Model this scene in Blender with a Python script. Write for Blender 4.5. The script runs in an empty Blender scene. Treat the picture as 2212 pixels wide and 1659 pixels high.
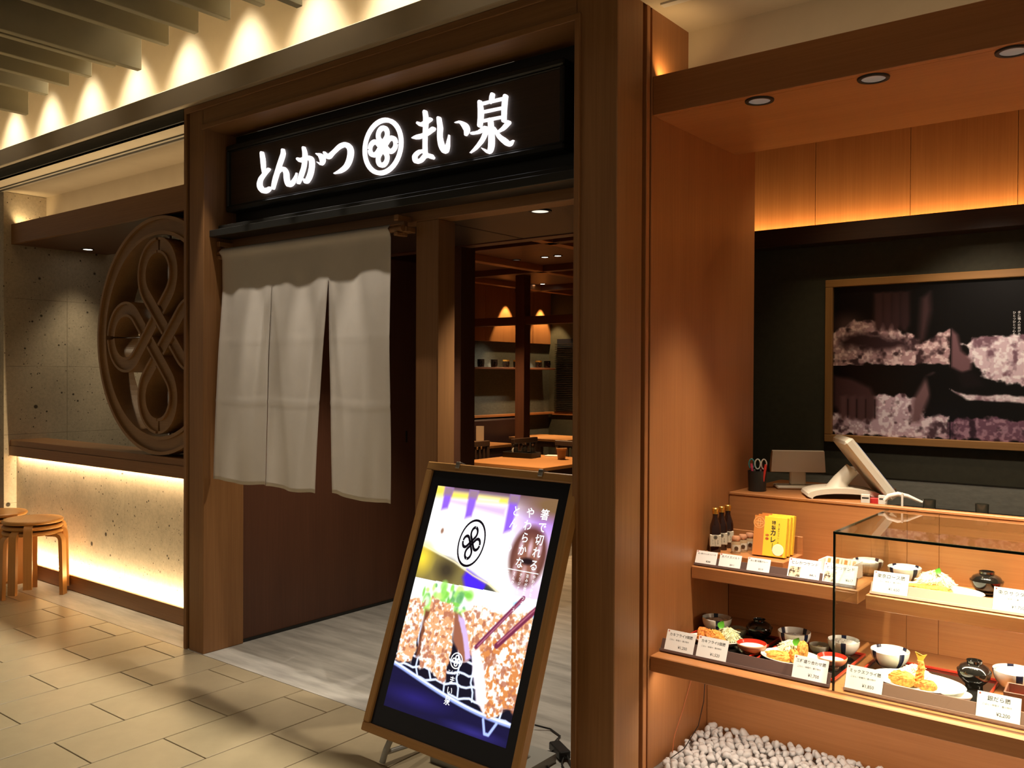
import bpy, bmesh, math, random
import numpy as np
from mathutils import Vector, Matrix, Euler
random.seed(7)
SC = bpy.context.scene
COL = SC.collection
PI = math.pi

# ------------------------------------------------------------------ camera
cam = bpy.data.objects.new('camera', bpy.data.cameras.new('camera'))
COL.objects.link(cam)
YAW, PITCH, ROLL = 0.663896, -0.0098194, 0.0046855
_f = Vector((-math.sin(YAW)*math.cos(PITCH), math.cos(YAW)*math.cos(PITCH), math.sin(PITCH)))
_r = Vector((math.cos(YAW), math.sin(YAW), 0)); _u = _r.cross(_f)
_R = _r*math.cos(ROLL) + _u*math.sin(ROLL); _U = -_r*math.sin(ROLL) + _u*math.cos(ROLL)
cam.matrix_world = Matrix(((_R.x, _U.x, -_f.x, 0), (_R.y, _U.y, -_f.y, 0), (_R.z, _U.z, -_f.z, 1.5), (0, 0, 0, 1)))
cam.data.sensor_width = 36.0
cam.data.lens = 1911.3/2212*36.0
cam.data.clip_start = 0.05
SC.camera = cam

# ------------------------------------------------------------------ world, exposure
w = bpy.data.worlds.new('world'); SC.world = w; w.use_nodes = True
w.node_tree.nodes['Background'].inputs[0].default_value = (1.0, 0.80, 0.56, 1)
w.node_tree.nodes['Background'].inputs[1].default_value = 0.13
SC.view_settings.view_transform = 'Standard'
SC.view_settings.look = 'None'
SC.view_settings.gamma = 1.0
SC.view_settings.use_curve_mapping = False
SC.view_settings.exposure = 0.12
SC.cycles.use_adaptive_sampling = True; SC.cycles.adaptive_threshold = 0.04
SC.cycles.max_bounces = 6; SC.cycles.diffuse_bounces = 3; SC.cycles.glossy_bounces = 3; SC.cycles.transparent_max_bounces = 8
SC.cycles.caustics_reflective = False; SC.cycles.caustics_refractive = False
WARM = (1.0, 0.76, 0.46); WARM2 = (1.0, 0.66, 0.34); NEUT = (1.0, 0.88, 0.70)

def spot(loc, power, size=90, blend=0.6, color=WARM, radius=0.04, aim=None):
    l = bpy.data.lights.new('spot_light', 'SPOT'); l.energy = power; l.spot_size = math.radians(size)
    l.spot_blend = blend; l.color = color; l.shadow_soft_size = radius
    o = bpy.data.objects.new('spot_light', l); COL.objects.link(o); o.location = loc
    d = Vector(aim) - Vector(loc) if aim else Vector((0, 0, -1))
    o.rotation_euler = d.to_track_quat('-Z', 'Y').to_euler()
    return o
def strip(loc, sx, sy, power, rot=(0, 0, 0), color=WARM, spread=180):
    l = bpy.data.lights.new('led_light', 'AREA'); l.shape = 'RECTANGLE'; l.size = sx; l.size_y = sy
    l.energy = power; l.color = color; l.spread = math.radians(spread)
    o = bpy.data.objects.new('led_light', l); COL.objects.link(o); o.location = loc; o.rotation_euler = rot
    return o

# ------------------------------------------------------------------ lights of the corridor: wall washers, downlights beside the facade, added spots on the curtain and under the baffles
WASH_X = [-8.376+0.592*k for k in range(16)]
for x in WASH_X:
    spot((x, 2.78, 3.88), 150, 64, 0.75, (1.0, 0.90, 0.68), 0.03)
for x in [-7.6+1.1*k for k in range(9)]:
    spot((x, 2.55, 3.9), 24, 66, 1.0, (1.0, 0.86, 0.66), 0.06)
for x in (-4.05, -3.68, -3.31, -2.95):                                     # added unseen spots that brighten the entrance curtain
    spot((x, 2.555, 3.18), 66, 25, 0.5, (1.0, 0.88, 0.72), 0.008, aim=(x, 2.80, 1.0))
for x, y in ((-6.6, 0.9), (-4.6, 0.7), (-2.6, 0.3), (-0.6, 0.0), (1.2, 0.0), (-5.6, -0.9), (-3.4, -1.0), (-1.2, -1.2)):  # unseen fill spots, added for the corridor's general light
    spot((x, y, 3.10), 8, 140, 1.0, (1.0, 0.83, 0.58), 0.10)

# ------------------------------------------------------------------ materials
MATS = {}
def srgb(r, g, b):
    return tuple(((c/255)/12.92 if c/255 <= 0.04045 else ((c/255+0.055)/1.055)**2.4) for c in (r, g, b))
def mat(name, col, rough=0.5, metal=0.0, spec=0.5, emit=None, es=0.0, coat=0.0, trans=0.0, alpha=1.0):
    m = bpy.data.materials.new(name); m.use_nodes = True
    b = m.node_tree.nodes['Principled BSDF']
    b.inputs['Base Color'].default_value = (*col, 1); b.inputs['Roughness'].default_value = rough
    b.inputs['Metallic'].default_value = metal; b.inputs['Specular IOR Level'].default_value = spec
    b.inputs['Coat Weight'].default_value = coat
    b.inputs['Transmission Weight'].default_value = trans
    if emit: b.inputs['Emission Color'].default_value = (*emit, 1); b.inputs['Emission Strength'].default_value = es
    MATS[name] = m
    return m
def nodes(m): return m.node_tree.nodes, m.node_tree.links, m.node_tree.nodes['Principled BSDF']
def ramp(N, stops):
    r = N.new('ShaderNodeValToRGB'); e = r.color_ramp.elements
    e[0].position, e[0].color = stops[0][0], (*stops[0][1], 1); e[1].position, e[1].color = stops[-1][0], (*stops[-1][1], 1)
    for p, c in stops[1:-1]: x = e.new(p); x.color = (*c, 1)
    return r
def tex(N, L, kind, scale, detail=4, rough=0.55, vec=(1, 1, 1), coord='Object'):
    tc = N.new('ShaderNodeTexCoord'); mp = N.new('ShaderNodeMapping'); mp.inputs['Scale'].default_value = vec
    L.new(tc.outputs[coord], mp.inputs['Vector'])
    t = N.new('ShaderNodeTexNoise' if kind == 'noise' else 'ShaderNodeTexVoronoi')
    t.inputs['Scale'].default_value = scale
    if kind == 'noise': t.inputs['Detail'].default_value = detail; t.inputs['Roughness'].default_value = rough
    L.new(mp.outputs['Vector'], t.inputs['Vector'])
    return t
def wood(name, a, b, axis='z', rough=0.42, scale=1.0, bump=0.06):
    m = mat(name, a, rough); N, L, P = nodes(m)
    v = {'x': (1.2, 60, 60), 'y': (60, 1.2, 60), 'z': (60, 60, 1.2)}[axis]
    v2 = {'x': (0.5, 6, 6), 'y': (6, 0.5, 6), 'z': (6, 6, 0.5)}[axis]
    t = tex(N, L, 'noise', 2.2*scale, 2, 0.6, v); t2 = tex(N, L, 'noise', 1.6*scale, 1, 0.5, v2)
    mx = N.new('ShaderNodeMath'); mx.operation = 'MULTIPLY_ADD'; mx.inputs[1].default_value = 0.55
    s2 = N.new('ShaderNodeMath'); s2.operation = 'MULTIPLY'; s2.inputs[1].default_value = 0.45
    L.new(t2.outputs['Fac'], s2.inputs[0]); L.new(t.outputs['Fac'], mx.inputs[0]); L.new(s2.outputs[0], mx.inputs[2])
    r = ramp(N, [(0.30, b), (0.5, tuple((p+q)/2 for p, q in zip(a, b))), (0.68, a)])
    L.new(mx.outputs[0], r.inputs['Fac']); L.new(r.outputs['Color'], P.inputs['Base Color'])
    return m
def speckle(name, base, dark, scale=14.0, pits=((11.0, 0.10), (30.0, 0.09)), rough=0.8, bump=0.3, coord='Object', vec=(1, 1, 1)):
    m = mat(name, base, rough); N, L, P = nodes(m)
    n = tex(N, L, 'noise', 3.0, 6, 0.65, vec, coord)
    r = ramp(N, [(0.25, tuple(c*0.80 for c in base)), (0.55, base), (0.8, tuple(min(1, c*1.12) for c in base))])
    L.new(n.outputs['Fac'], r.inputs['Fac'])
    n2 = tex(N, L, 'noise', 46.0, 3, 0.7, vec, coord)
    r2 = ramp(N, [(0.3, (0.82, 0.82, 0.82)), (0.6, (1, 1, 1))]); L.new(n2.outputs['Fac'], r2.inputs['Fac'])
    mm = N.new('ShaderNodeMix'); mm.data_type = 'RGBA'; mm.blend_type = 'MULTIPLY'; mm.inputs[0].default_value = 1
    L.new(r.outputs['Color'], mm.inputs[6]); L.new(r2.outputs['Color'], mm.inputs[7])
    last = mm.outputs[2]
    for sc_, th in pits:
        v = tex(N, L, 'voronoi', sc_, vec=vec, coord=coord)
        g = tex(N, L, 'noise', sc_*0.33, 2, 0.5, vec, coord)
        ad = N.new('ShaderNodeMath'); ad.operation = 'MULTIPLY_ADD'; ad.inputs[1].default_value = 0.42; L.new(g.outputs['Fac'], ad.inputs[0]); L.new(v.outputs['Distance'], ad.inputs[2])
        rr = ramp(N, [(th+0.10, (1, 1, 1)), (th+0.15, (0, 0, 0))]); L.new(ad.outputs[0], rr.inputs['Fac'])
        mk = N.new('ShaderNodeMix'); mk.data_type = 'RGBA'; L.new(rr.outputs['Color'], mk.inputs[0])
        L.new(last, mk.inputs[6]); mk.inputs[7].default_value = (*dark, 1); last = mk.outputs[2]
    L.new(last, P.inputs['Base Color'])
    return m
def mottled(name, a, b, scale=6.0, rough=0.5, vec=(1, 1, 1), detail=5, bump=0.0, spec=0.5, lo=0.35, hi=0.65):
    m = mat(name, a, rough, spec=spec); N, L, P = nodes(m)
    n = tex(N, L, 'noise', scale, detail, 0.6, vec)
    r = ramp(N, [(lo, a), (hi, b)]); L.new(n.outputs['Fac'], r.inputs['Fac']); L.new(r.outputs['Color'], P.inputs['Base Color'])
    if bump:
        bp = N.new('ShaderNodeBump'); bp.inputs['Strength'].default_value = bump; bp.inputs['Distance'].default_value = 0.004
        L.new(n.outputs['Fac'], bp.inputs['Height']); L.new(bp.outputs['Normal'], P.inputs['Normal'])
    return m
def emat(name, col, strength):
    m = bpy.data.materials.new(name); m.use_nodes = True; N = m.node_tree.nodes; N.clear()
    e = N.new('ShaderNodeEmission'); e.inputs[0].default_value = (*col, 1); e.inputs[1].default_value = strength
    o = N.new('ShaderNodeOutputMaterial'); m.node_tree.links.new(e.outputs[0], o.inputs[0]); MATS[name] = m; m.cycles.emission_sampling = 'NONE'
    return m

WOOD = wood('wood_vertical', (0.43, 0.182, 0.062), (0.34, 0.132, 0.042), 'z')
WOODX = wood('wood_lengthwise', (0.43, 0.182, 0.062), (0.34, 0.132, 0.042), 'x')
WOODY = wood('wood_depthwise', (0.43, 0.182, 0.062), (0.34, 0.132, 0.042), 'y')
PORTAL = wood('portal_wood_vertical', (0.34, 0.165, 0.062), (0.24, 0.108, 0.038), 'z')
PORTALX = wood('portal_wood_lengthwise', (0.34, 0.165, 0.062), (0.24, 0.108, 0.038), 'x')
DARKW = wood('dark_wood', (0.055, 0.030, 0.018), (0.035, 0.018, 0.011), 'x')
DARKZ = wood('dark_wood_upright', (0.055, 0.030, 0.018), (0.035, 0.018, 0.011), 'z')
REDW = wood('red_brown_wood', (0.125, 0.050, 0.026), (0.085, 0.032, 0.017), 'z')
REDX = wood('red_brown_wood_lengthwise', (0.16, 0.065, 0.032), (0.11, 0.042, 0.022), 'x')
SIGNW = wood('sign_wood', (0.075, 0.043, 0.026), (0.045, 0.025, 0.015), 'x')
BIRCH = wood('birch_ply', (0.60, 0.30, 0.085), (0.50, 0.235, 0.060), 'x', 0.38)
BIRCHZ = wood('birch_ply_upright', (0.52, 0.25, 0.070), (0.43, 0.195, 0.050), 'z', 0.4)
OAK = wood('frame_oak', (0.42, 0.22, 0.070), (0.33, 0.165, 0.050), 'z', 0.4)
OAKX = wood('frame_oak_lengthwise', (0.42, 0.22, 0.070), (0.33, 0.165, 0.050), 'x', 0.4)
STONE = speckle('pitted_stone', (0.56, 0.47, 0.34), (0.06, 0.045, 0.028), pits=((8.0, 0.150), (19.0, 0.160), (40.0, 0.165)))
FASCIA = mottled('fascia_paint', (0.47, 0.385, 0.275), (0.50, 0.41, 0.29), 4, 0.8)
PLASTER = mottled('plaster', (0.60, 0.50, 0.36), (0.64, 0.54, 0.39), 4, 0.85)
BAFFLE = mottled('baffle_paint', (0.22, 0.185, 0.105), (0.24, 0.205, 0.12), 4, 0.7)
TILE = mottled('beige_tile', (0.30, 0.244, 0.158), (0.34, 0.276, 0.18), 9, 0.33, detail=8, lo=0.3, hi=0.7)
GROUT = mat('grout', (0.10, 0.065, 0.035), 0.9)
GREYF = mottled('grey_floor', (0.27, 0.255, 0.235), (0.48, 0.455, 0.42), 2.6, 0.42, (0.9, 5.5, 1), 7, lo=0.32, hi=0.68)
BLACK = mat('black_paint', (0.012, 0.012, 0.011), 0.45)
BLACKM = mat('charcoal_metal', (0.030, 0.030, 0.028), 0.35, 0.3)
DARKG = mottled('dark_green_wall', (0.050, 0.047, 0.028), (0.060, 0.057, 0.034), 30, 0.85)
GREYW = mottled('olive_grey_wall', (0.085, 0.088, 0.070), (0.11, 0.112, 0.09), 24, 0.9, (1, 1, 3))
STAFFW_LIT = mottled('staff_wall_lit', (0.27, 0.272, 0.225), (0.33, 0.332, 0.275), 24, 0.9, (1, 1, 3))
BAND = mat('dark_band', (0.045, 0.042, 0.033), 0.6)
CHROME = mat('chrome', (0.75, 0.75, 0.75), 0.14, 1.0)
STEEL = mat('brushed_steel', (0.42, 0.40, 0.37), 0.35, 0.9)
GREYP = mat('grey_painted_steel', (0.36, 0.36, 0.34), 0.45, 0.2)
WHITEP = mat('white_plastic', (0.72, 0.68, 0.60), 0.4)
CREAMP = mat('cream_plastic', (0.66, 0.60, 0.49), 0.45)
PAPER = mat('white_card', (0.86, 0.85, 0.84), 0.7)
INK = mat('black_ink', (0.02, 0.02, 0.02), 0.7)
LINEN = mottled('linen', (0.72, 0.66, 0.60), (0.78, 0.72, 0.66), 3, 0.9, (1, 1, 1), 6)
REDP = mat('red_plastic', (0.60, 0.035, 0.03), 0.35)
LAMP = emat('lamp_glow', (1.0, 0.86, 0.66), 7.0)
DIMLAMP = mat('dim_reflector', (0.30, 0.30, 0.29), 0.3, 0.0, emit=(1, 0.98, 0.94), es=0.06)

# ------------------------------------------------------------------ mesh building
class MB:
    def __init__(s): s.v = []; s.f = []; s.mi = []; s.cur = 0
    def add(s, vs, fs):
        n = len(s.v); s.v += [tuple(p) for p in vs]; s.f += [tuple(i+n for i in f) for f in fs]; s.mi += [s.cur]*len(fs); return s
    def box(s, x0, x1, y0, y1, z0, z1):
        v = [(x, y, z) for x in (x0, x1) for y in (y0, y1) for z in (z0, z1)]
        return s.add(v, [(0, 1, 3, 2), (4, 6, 7, 5), (0, 4, 5, 1), (2, 3, 7, 6), (0, 2, 6, 4), (1, 5, 7, 3)])
    def bbox(s, x0, x1, y0, y1, z0, z1, b=0.003, M=None):
        b = min(b, (x1-x0)*.45, (y1-y0)*.45, (z1-z0)*.45)
        bm = bmesh.new(); bmesh.ops.create_cube(bm, size=1)
        for p in bm.verts: p.co = Vector(((x0+x1)/2+p.co.x*(x1-x0), (y0+y1)/2+p.co.y*(y1-y0), (z0+z1)/2+p.co.z*(z1-z0)))
        bmesh.ops.bevel(bm, geom=list(bm.edges), offset=b, segments=1, affect='EDGES')
        bm.verts.index_update()
        vs = [(M @ p.co) if M else p.co for p in bm.verts]
        s.add([tuple(p) for p in vs], [tuple(q.index for q in f.verts) for f in bm.faces]); bm.free(); return s
    def hull(s, vs, fs, M=None):
        return s.add([tuple(M @ Vector(p)) if M else p for p in vs], fs)
    def lathe(s, prof, n=24, c=(0, 0, 0), ang=2*PI, closed=False, M=None):
        vs = []; fs = []; k = len(prof)
        full = abs(ang-2*PI) < 1e-6
        for i in range(n if full else n+1):
            a = ang*i/n; ca, sa = math.cos(a), math.sin(a)
            for r, z in prof:
                p = Vector((c[0]+r*ca, c[1]+r*sa, c[2]+z)); vs.append(tuple(M @ p) if M else tuple(p))
        for i in range(n):
            j = (i+1) % n if full else i+1
            for q in range(k-1 if not closed else k):
                q2 = (q+1) % k
                fs.append((i*k+q, j*k+q, j*k+q2, i*k+q2))
        return s.add(vs, fs)
    def cyl(s, p0, p1, r0, r1=None, n=12, cap=True):
        p0, p1 = Vector(p0), Vector(p1); r1 = r0 if r1 is None else r1
        d = (p1-p0).normalized(); a = d.orthogonal().normalized(); b = d.cross(a)
        vs = []
        for P, r in ((p0, r0), (p1, r1)):
            for i in range(n): t = 2*PI*i/n; vs.append(tuple(P+a*r*math.cos(t)+b*r*math.sin(t)))
        fs = [(i, (i+1) % n, n+(i+1) % n, n+i) for i in range(n)]
        if cap: fs += [tuple(range(n))[::-1], tuple(range(n, 2*n))]
        return s.add(vs, fs)
    def tube(s, pts, r, n=8, cap=True):
        P = [Vector(p) for p in pts]; k = len(P); R = r if isinstance(r, (list, tuple)) else [r]*k
        vs = []; a = None
        for i in range(k):
            d = (P[min(i+1, k-1)]-P[max(i-1, 0)]).normalized()
            a = (d.orthogonal() if a is None else a-d*a.dot(d)).normalized(); b = d.cross(a)
            for j in range(n): t = 2*PI*j/n; vs.append(tuple(P[i]+(a*math.cos(t)+b*math.sin(t))*R[i]))
        fs = [(i*n+j, i*n+(j+1) % n, (i+1)*n+(j+1) % n, (i+1)*n+j) for i in range(k-1) for j in range(n)]
        if cap: fs += [tuple(range(n))[::-1], tuple(range((k-1)*n, k*n))]
        return s.add(vs, fs)
    def prism(s, poly, y0, y1):                      # polygon in x,z drawn out along y
        n = len(poly); vs = [(x, y0, z) for x, z in poly]+[(x, y1, z) for x, z in poly]
        return s.add(vs, [tuple(range(n)), tuple(range(2*n-1, n-1, -1))]+[(i, n+i, n+(i+1) % n, (i+1) % n) for i in range(n)])
    def prism_x(s, poly, x0, x1):                    # polygon in y,z drawn out along x
        n = len(poly); vs = [(x0, y, z) for y, z in poly]+[(x1, y, z) for y, z in poly]
        return s.add(vs, [tuple(range(n)), tuple(range(2*n-1, n-1, -1))]+[(i, n+i, n+(i+1) % n, (i+1) % n) for i in range(n)])
    def sweep(s, path, prof, closed=False):          # 2-D path in x,z; profile (across, depth y)
        k = len(path); m = len(prof); vs = []
        for i in range(k):
            a = path[(i-1) % k] if closed or i > 0 else path[i]; b = path[(i+1) % k] if closed or i < k-1 else path[i]
            d = Vector((b[0]-a[0], b[1]-a[1])).normalized(); nx, nz = -d.y, d.x
            for o, y in prof: vs.append((path[i][0]+nx*o, y, path[i][1]+nz*o))
        fs = []
        for i in range(k if closed else k-1):
            j = (i+1) % k
            for q in range(m): fs.append((i*m+q, i*m+(q+1) % m, j*m+(q+1) % m, j*m+q))
        if not closed: fs += [tuple(range(m)), tuple(range((k-1)*m, k*m))[::-1]]
        return s.add(vs, fs)
    def mesh(s, name, mats, smooth=False, angle=None):
        me = bpy.data.meshes.new(name); me.from_pydata(s.v, [], s.f)
        for m in (mats if isinstance(mats, (list, tuple)) else [mats]): me.materials.append(m)
        if any(s.mi): me.polygons.foreach_set('material_index', s.mi)
        bm = bmesh.new(); bm.from_mesh(me); bmesh.ops.recalc_face_normals(bm, faces=bm.faces)
        bm.to_mesh(me); bm.free()
        if smooth:
            me.polygons.foreach_set('use_smooth', [True]*len(me.polygons))
            if angle is not None: me.set_sharp_from_angle(angle=math.radians(angle))
        return me
    def build(s, name, mats, parent=None, smooth=False, angle=40, loc=None, rot=None):
        o = bpy.data.objects.new(name, s.mesh(name, mats, smooth, angle)); COL.objects.link(o)
        if parent: o.parent = parent
        if loc is not None: o.location = loc
        if rot is not None: o.rotation_euler = rot
        return o
def tag(o, label=None, cat=None, group=None, kind=None):
    if label: o['label'] = label
    if cat: o['category'] = cat
    if group: o['group'] = group
    if kind: o['kind'] = kind
    return o
def empty(name, loc=(0, 0, 0), rot=(0, 0, 0), parent=None):
    o = bpy.data.objects.new(name, None); COL.objects.link(o); o.location = loc; o.rotation_euler = rot
    o.empty_display_size = 0.05
    if parent: o.parent = parent
    return o
def thing(name, label, cat, loc=(0, 0, 0), rot=(0, 0, 0), group=None):
    return tag(empty(name, loc, rot), label, cat, group)
def structure(name, loc=(0, 0, 0)): return tag(empty(name, loc), kind='structure')
def struct(name, mb, m, smooth=False): return tag(mb.build(name, m, smooth=smooth), kind='structure')
def place(name, me, parent=None, loc=(0, 0, 0), rot=(0, 0, 0), scale=None):
    o = bpy.data.objects.new(name, me); COL.objects.link(o); o.location = loc; o.rotation_euler = rot
    if parent: o.parent = parent
    if scale is not None: o.scale = scale
    return o
KIDS = {}
def copy_tree(root, loc, rot=None, label=None, group=None, scale=None):
    def rec(o, par):
        c = o.copy(); COL.objects.link(c); c.parent = par
        for ch in o.children: rec(ch, c)
        return c
    r = rec(root, None); r.location = loc
    if rot is not None: r.rotation_euler = rot
    if scale is not None: r.scale = scale
    if label: r['label'] = label
    if group: r['group'] = group
    return r
# lettering: flat print made from Blender's built-in fonts
_TX = {}
def text_mesh(body, bold=0.0, extrude=0.0):
    key = (body, bold, extrude)
    if key in _TX: return _TX[key]
    c = bpy.data.curves.new('lettering', 'FONT'); c.body = body; c.size = 1.0; c.align_x = 'CENTER'; c.align_y = 'CENTER'
    c.offset = bold; c.resolution_u = 2; c.extrude = extrude
    o = bpy.data.objects.new('lettering', c); COL.objects.link(o)
    bpy.context.view_layer.update()
    me = bpy.data.meshes.new_from_object(o.evaluated_get(bpy.context.evaluated_depsgraph_get()))
    bpy.data.objects.remove(o); bpy.data.curves.remove(c); _TX[key] = me
    return me
def letters(items, m, name, parent, y=-0.0008, rot=(PI/2, 0, 0), loc=(0, 0, 0)):
    """items: (text, x, z, size[, vertical[, squeeze[, bold]]]) merged into one flat print facing -y"""
    b = MB()
    for it in items:
        t, x, z, s = it[:4]; vert = it[4] if len(it) > 4 else False; sq = it[5] if len(it) > 5 else 1.0; bd = it[6] if len(it) > 6 else 0.0
        runs = [(ch, x, z-s*1.08*i) for i, ch in enumerate(t)] if vert else [(t, x, z)]
        for body, px, pz in runs:
            if body == ' ': continue
            if vert and body == 'ー': body = '｜'
            me = text_mesh(body, bd)
            b.add([(px+v.co.x*s*sq, y, pz+v.co.y*s) for v in me.vertices], [tuple(p.vertices) for p in me.polygons])
    me = bpy.data.meshes.new(name); me.from_pydata(b.v, [], b.f); me.materials.append(m)
    return place(name, me, parent, loc)
# the shop's emblem: a ring with four drop-shaped loops
def petal_path(R, rp=0.27, c=0.085, n=22, gap=0.0, squash=1.0):
    rp *= R; c *= R; h = c+rp*math.sqrt(2); pts = [(c/2, c/2), (0, c)]
    a0, a1 = math.radians(225), math.radians(-45)
    arc = [(rp*math.cos(a0+(a1-a0)*i/n)*squash, h+rp*math.sin(a0+(a1-a0)*i/n)) for i in range(n+1)]
    mid = n//2
    left = [(c/2, c/2), (0, c)]+arc[:mid]+[(-gap, arc[mid][1])]
    right = [(gap, arc[mid][1])]+arc[mid+1:]+[(0, c), (-c/2, c/2)]
    return left, right
def rot2(p, a): return (p[0]*math.cos(a)-p[1]*math.sin(a), p[0]*math.sin(a)+p[1]*math.cos(a))
def emblem_mb(R, ring=0.13, band=0.10, d=0.003, b=None, cx=0, cz=0, y=0.0, n=40, arc=20):
    b = b or MB()
    r0 = R*(1-ring/2)
    b.sweep([(cx+r0*math.cos(2*PI*i/n), cz+r0*math.sin(2*PI*i/n)) for i in range(n)], [(-R*ring/2, y), (R*ring/2, y), (R*ring/2, y+d), (-R*ring/2, y+d)], True)
    for k in range(4):
        for half in petal_path(R*0.98, 0.235, 0.10, arc, R*0.012):
            pts = [rot2(p, k*PI/2) for p in half]
            b.sweep([(cx+p[0], cz+p[1]) for p in pts], [(-R*band/2, y), (R*band/2, y), (R*band/2, y+d), (-R*band/2, y+d)])
    return b

# ================================================================== FLOORS
fl = struct('floor', MB().box(-9.5, 2.5, -4, 2.697, -0.08, -0.005), GROUT)
_tm = {}
def tile(x0, x1, y0, y1):
    key = (round(x1-x0, 3), round(y1-y0, 3))
    if key not in _tm:
        _tm[key] = MB().bbox(-key[0]/2, key[0]/2, -key[1]/2, key[1]/2, -0.012, 0, 0.0015).mesh('tile', TILE)
    place('tile', _tm[key], fl, ((x0+x1)/2, (y0+y1)/2, 0))
TP, TL_, G = 0.3055, 0.604, 0.0027
for k in range(-12, 20):
    x0 = -4.887+TP*k
    if x0 > 1.0: break
    j0 = 2.281 if k % 2 == 0 else 1.976
    for j in range(-1, 7):
        y1 = j0+TL_*(1-j); y0 = y1-TL_
        if y0 > 2.69 or y0 < -1.7: continue
        tile(x0+G, x0+TP-G, y0+G, min(y1-G, 2.695))
struct('floor', MB().box(-9.5, 2.5, 2.6972, 12, -0.08, 0.0), GREYF)

# ================================================================== CEILING OVER THE CORRIDOR
ce = struct('ceiling', MB().box(-9.5, 2.5, -4, 3.0, 4.0, 4.1), PLASTER)
sl = {d: MB().bbox(-0.02, 0.02, -1.5, 2.5, -(0.885 if d else 0.813), 0, 0.003).mesh('slat', BAFFLE) for d in (0, 1)}
for j in range(-6, 20):
    place('slat', sl[1 if j % 5 == 0 else 0], ce, (-3.151-0.2667*j, 0, 3.999))
struct('wall_upper', MB().box(-9.5, 2.5, 3.0, 3.12, 2.93, 4.0), PLASTER)
struct('trim_1', MB().bbox(-9.5, 2.5, 2.66, 3.0, 2.937, 3.055, 0.004), FASCIA)
struct('trim_2', MB().box(-9.5, -4.377, 2.69, 2.73, 2.872, 2.937), BAND)

# ================================================================== LEFT ALCOVE
wl = struct('wall_left', MB().box(-9.5, -7.165, 2.90, 12, 0, 2.9), STONE)
for i, (y0, y1) in enumerate(((2.90, 3.375), (3.375, 3.884), (3.884, 4.393), (4.393, 4.90))):
    for z0, z1 in ((0.0, 0.51), (0.51, 1.03), (1.03, 1.55), (1.55, 2.07), (2.07, 2.87)):
        MB().bbox(-7.17, -7.15, y0+0.0008, y1-0.0008, z0+0.0008, z1-0.0008, 0.001).build('panel', STONE, wl)
struct('ceiling', MB().box(-9.5, -4.377, 2.70, 3.30, 2.872, 2.92), PLASTER)
df = structure('trim_19')                                                                 # slot diffuser in the pocket ceiling
for y0_, y1_, m_ in ((2.832, 2.840, BAND), (2.840, 2.858, CREAMP), (2.858, 2.884, BAND), (2.884, 2.906, CREAMP)):
    MB().box(-9.4, -4.379, y0_, y1_, 2.866, 2.8721).build('blade', m_, df)
struct('wall_pocket', MB().box(-7.15, -4.377, 3.215, 3.30, 2.505, 2.872), PLASTER)
struct('trim_3', MB().bbox(-7.15, -4.36, 2.955, 2.985, 2.477, 2.63, 0.002), PORTALX)      # fascia of the hood
struct('ceiling', MB().box(-7.15, -4.377, 2.985, 3.70, 2.477, 2.505), REDX)             # boarded soffit
struct('trim_4', MB().bbox(-7.20, -4.36, 2.945, 3.215, 0.948, 0.992, 0.002), PORTALX)     # ledge board
struct('trim_5', MB().bbox(-7.20, -4.36, 2.938, 2.962, 0.874, 0.9479, 0.002), PORTALX)    # ledge apron
wf = struct('wall_front', MB().box(-7.149, -4.36, 3.005, 3.20, 0.0, 0.947), STONE)
xs = [-7.149, -6.35, -5.55, -4.75, -4.36]
for a, b in zip(xs, xs[1:]):
    MB().bbox(a+0.0006, b-0.0006, 2.992, 3.006, 0.0, 0.93, 0.0008).build('slab', STONE, wf)
struct('baseboard_front', MB().bbox(-7.16, -4.36, 2.93, 2.952, 0, 0.105, 0.002), PORTALX)
struct('wall_side', MB().box(-4.55, -4.377, 3.30, 4.95, 0, 2.87), REDW)
struct('wall_dining_front', MB().box(-7.15, -4.4, 4.95, 5.05, 0, 2.65), REDW)

# ================================================================== ENTRANCE PORTAL
do = structure('door_1')
MB().bbox(-4.335, -4.20, 2.70, 2.952, 0.0, 2.937, 0.003).build('post', PORTAL, do)
MB().bbox(-4.377, -4.353, 2.692, 2.952, 0.0, 2.937, 0.002).build('fin', PORTAL, do)
MB().box(-4.356, -4.33, 2.715, 2.95, 0.0, 2.937).build('groove', DARKZ, do)
MB().bbox(-1.823, -1.645, 2.70, 2.88, 0.0, 2.937, 0.003).build('post', PORTAL, do)
MB().bbox(-1.8235, -1.800, 2.690, 2.702, 0.0, 2.80, 0.002).build('fin', PORTAL, do)
MB().bbox(-4.21, -1.815, 2.70, 2.90, 2.80, 2.937, 0.003).build('header', PORTALX, do)
MB().bbox(-4.215, -1.80, 2.690, 2.702, 2.797, 2.822, 0.002).build('rail', PORTALX, do)
MB().bbox(-4.36, -1.645, 2.690, 2.702, 2.905, 2.936, 0.002).build('rail', PORTALX, do)
struct('wall_sign', MB().box(-4.21, -1.815, 2.90, 2.95, 2.236, 2.80), BLACK)
struct('trim_6', MB().bbox(-4.205, -1.822, 2.735, 2.90, 2.232, 2.268, 0.002).bbox(-4.205, -1.822, 2.79, 2.90, 2.268, 2.30, 0.002), BLACKM)  # hood ledge
struct('trim_7', MB().bbox(-4.205, -1.822, 2.862, 2.955, 2.186, 2.235, 0.003), PORTALX)   # lintel
struct('trim_8', MB().bbox(-2.79, -2.655, 2.862, 2.975, 0.0, 2.186, 0.003), PORTAL)       # middle post
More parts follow.
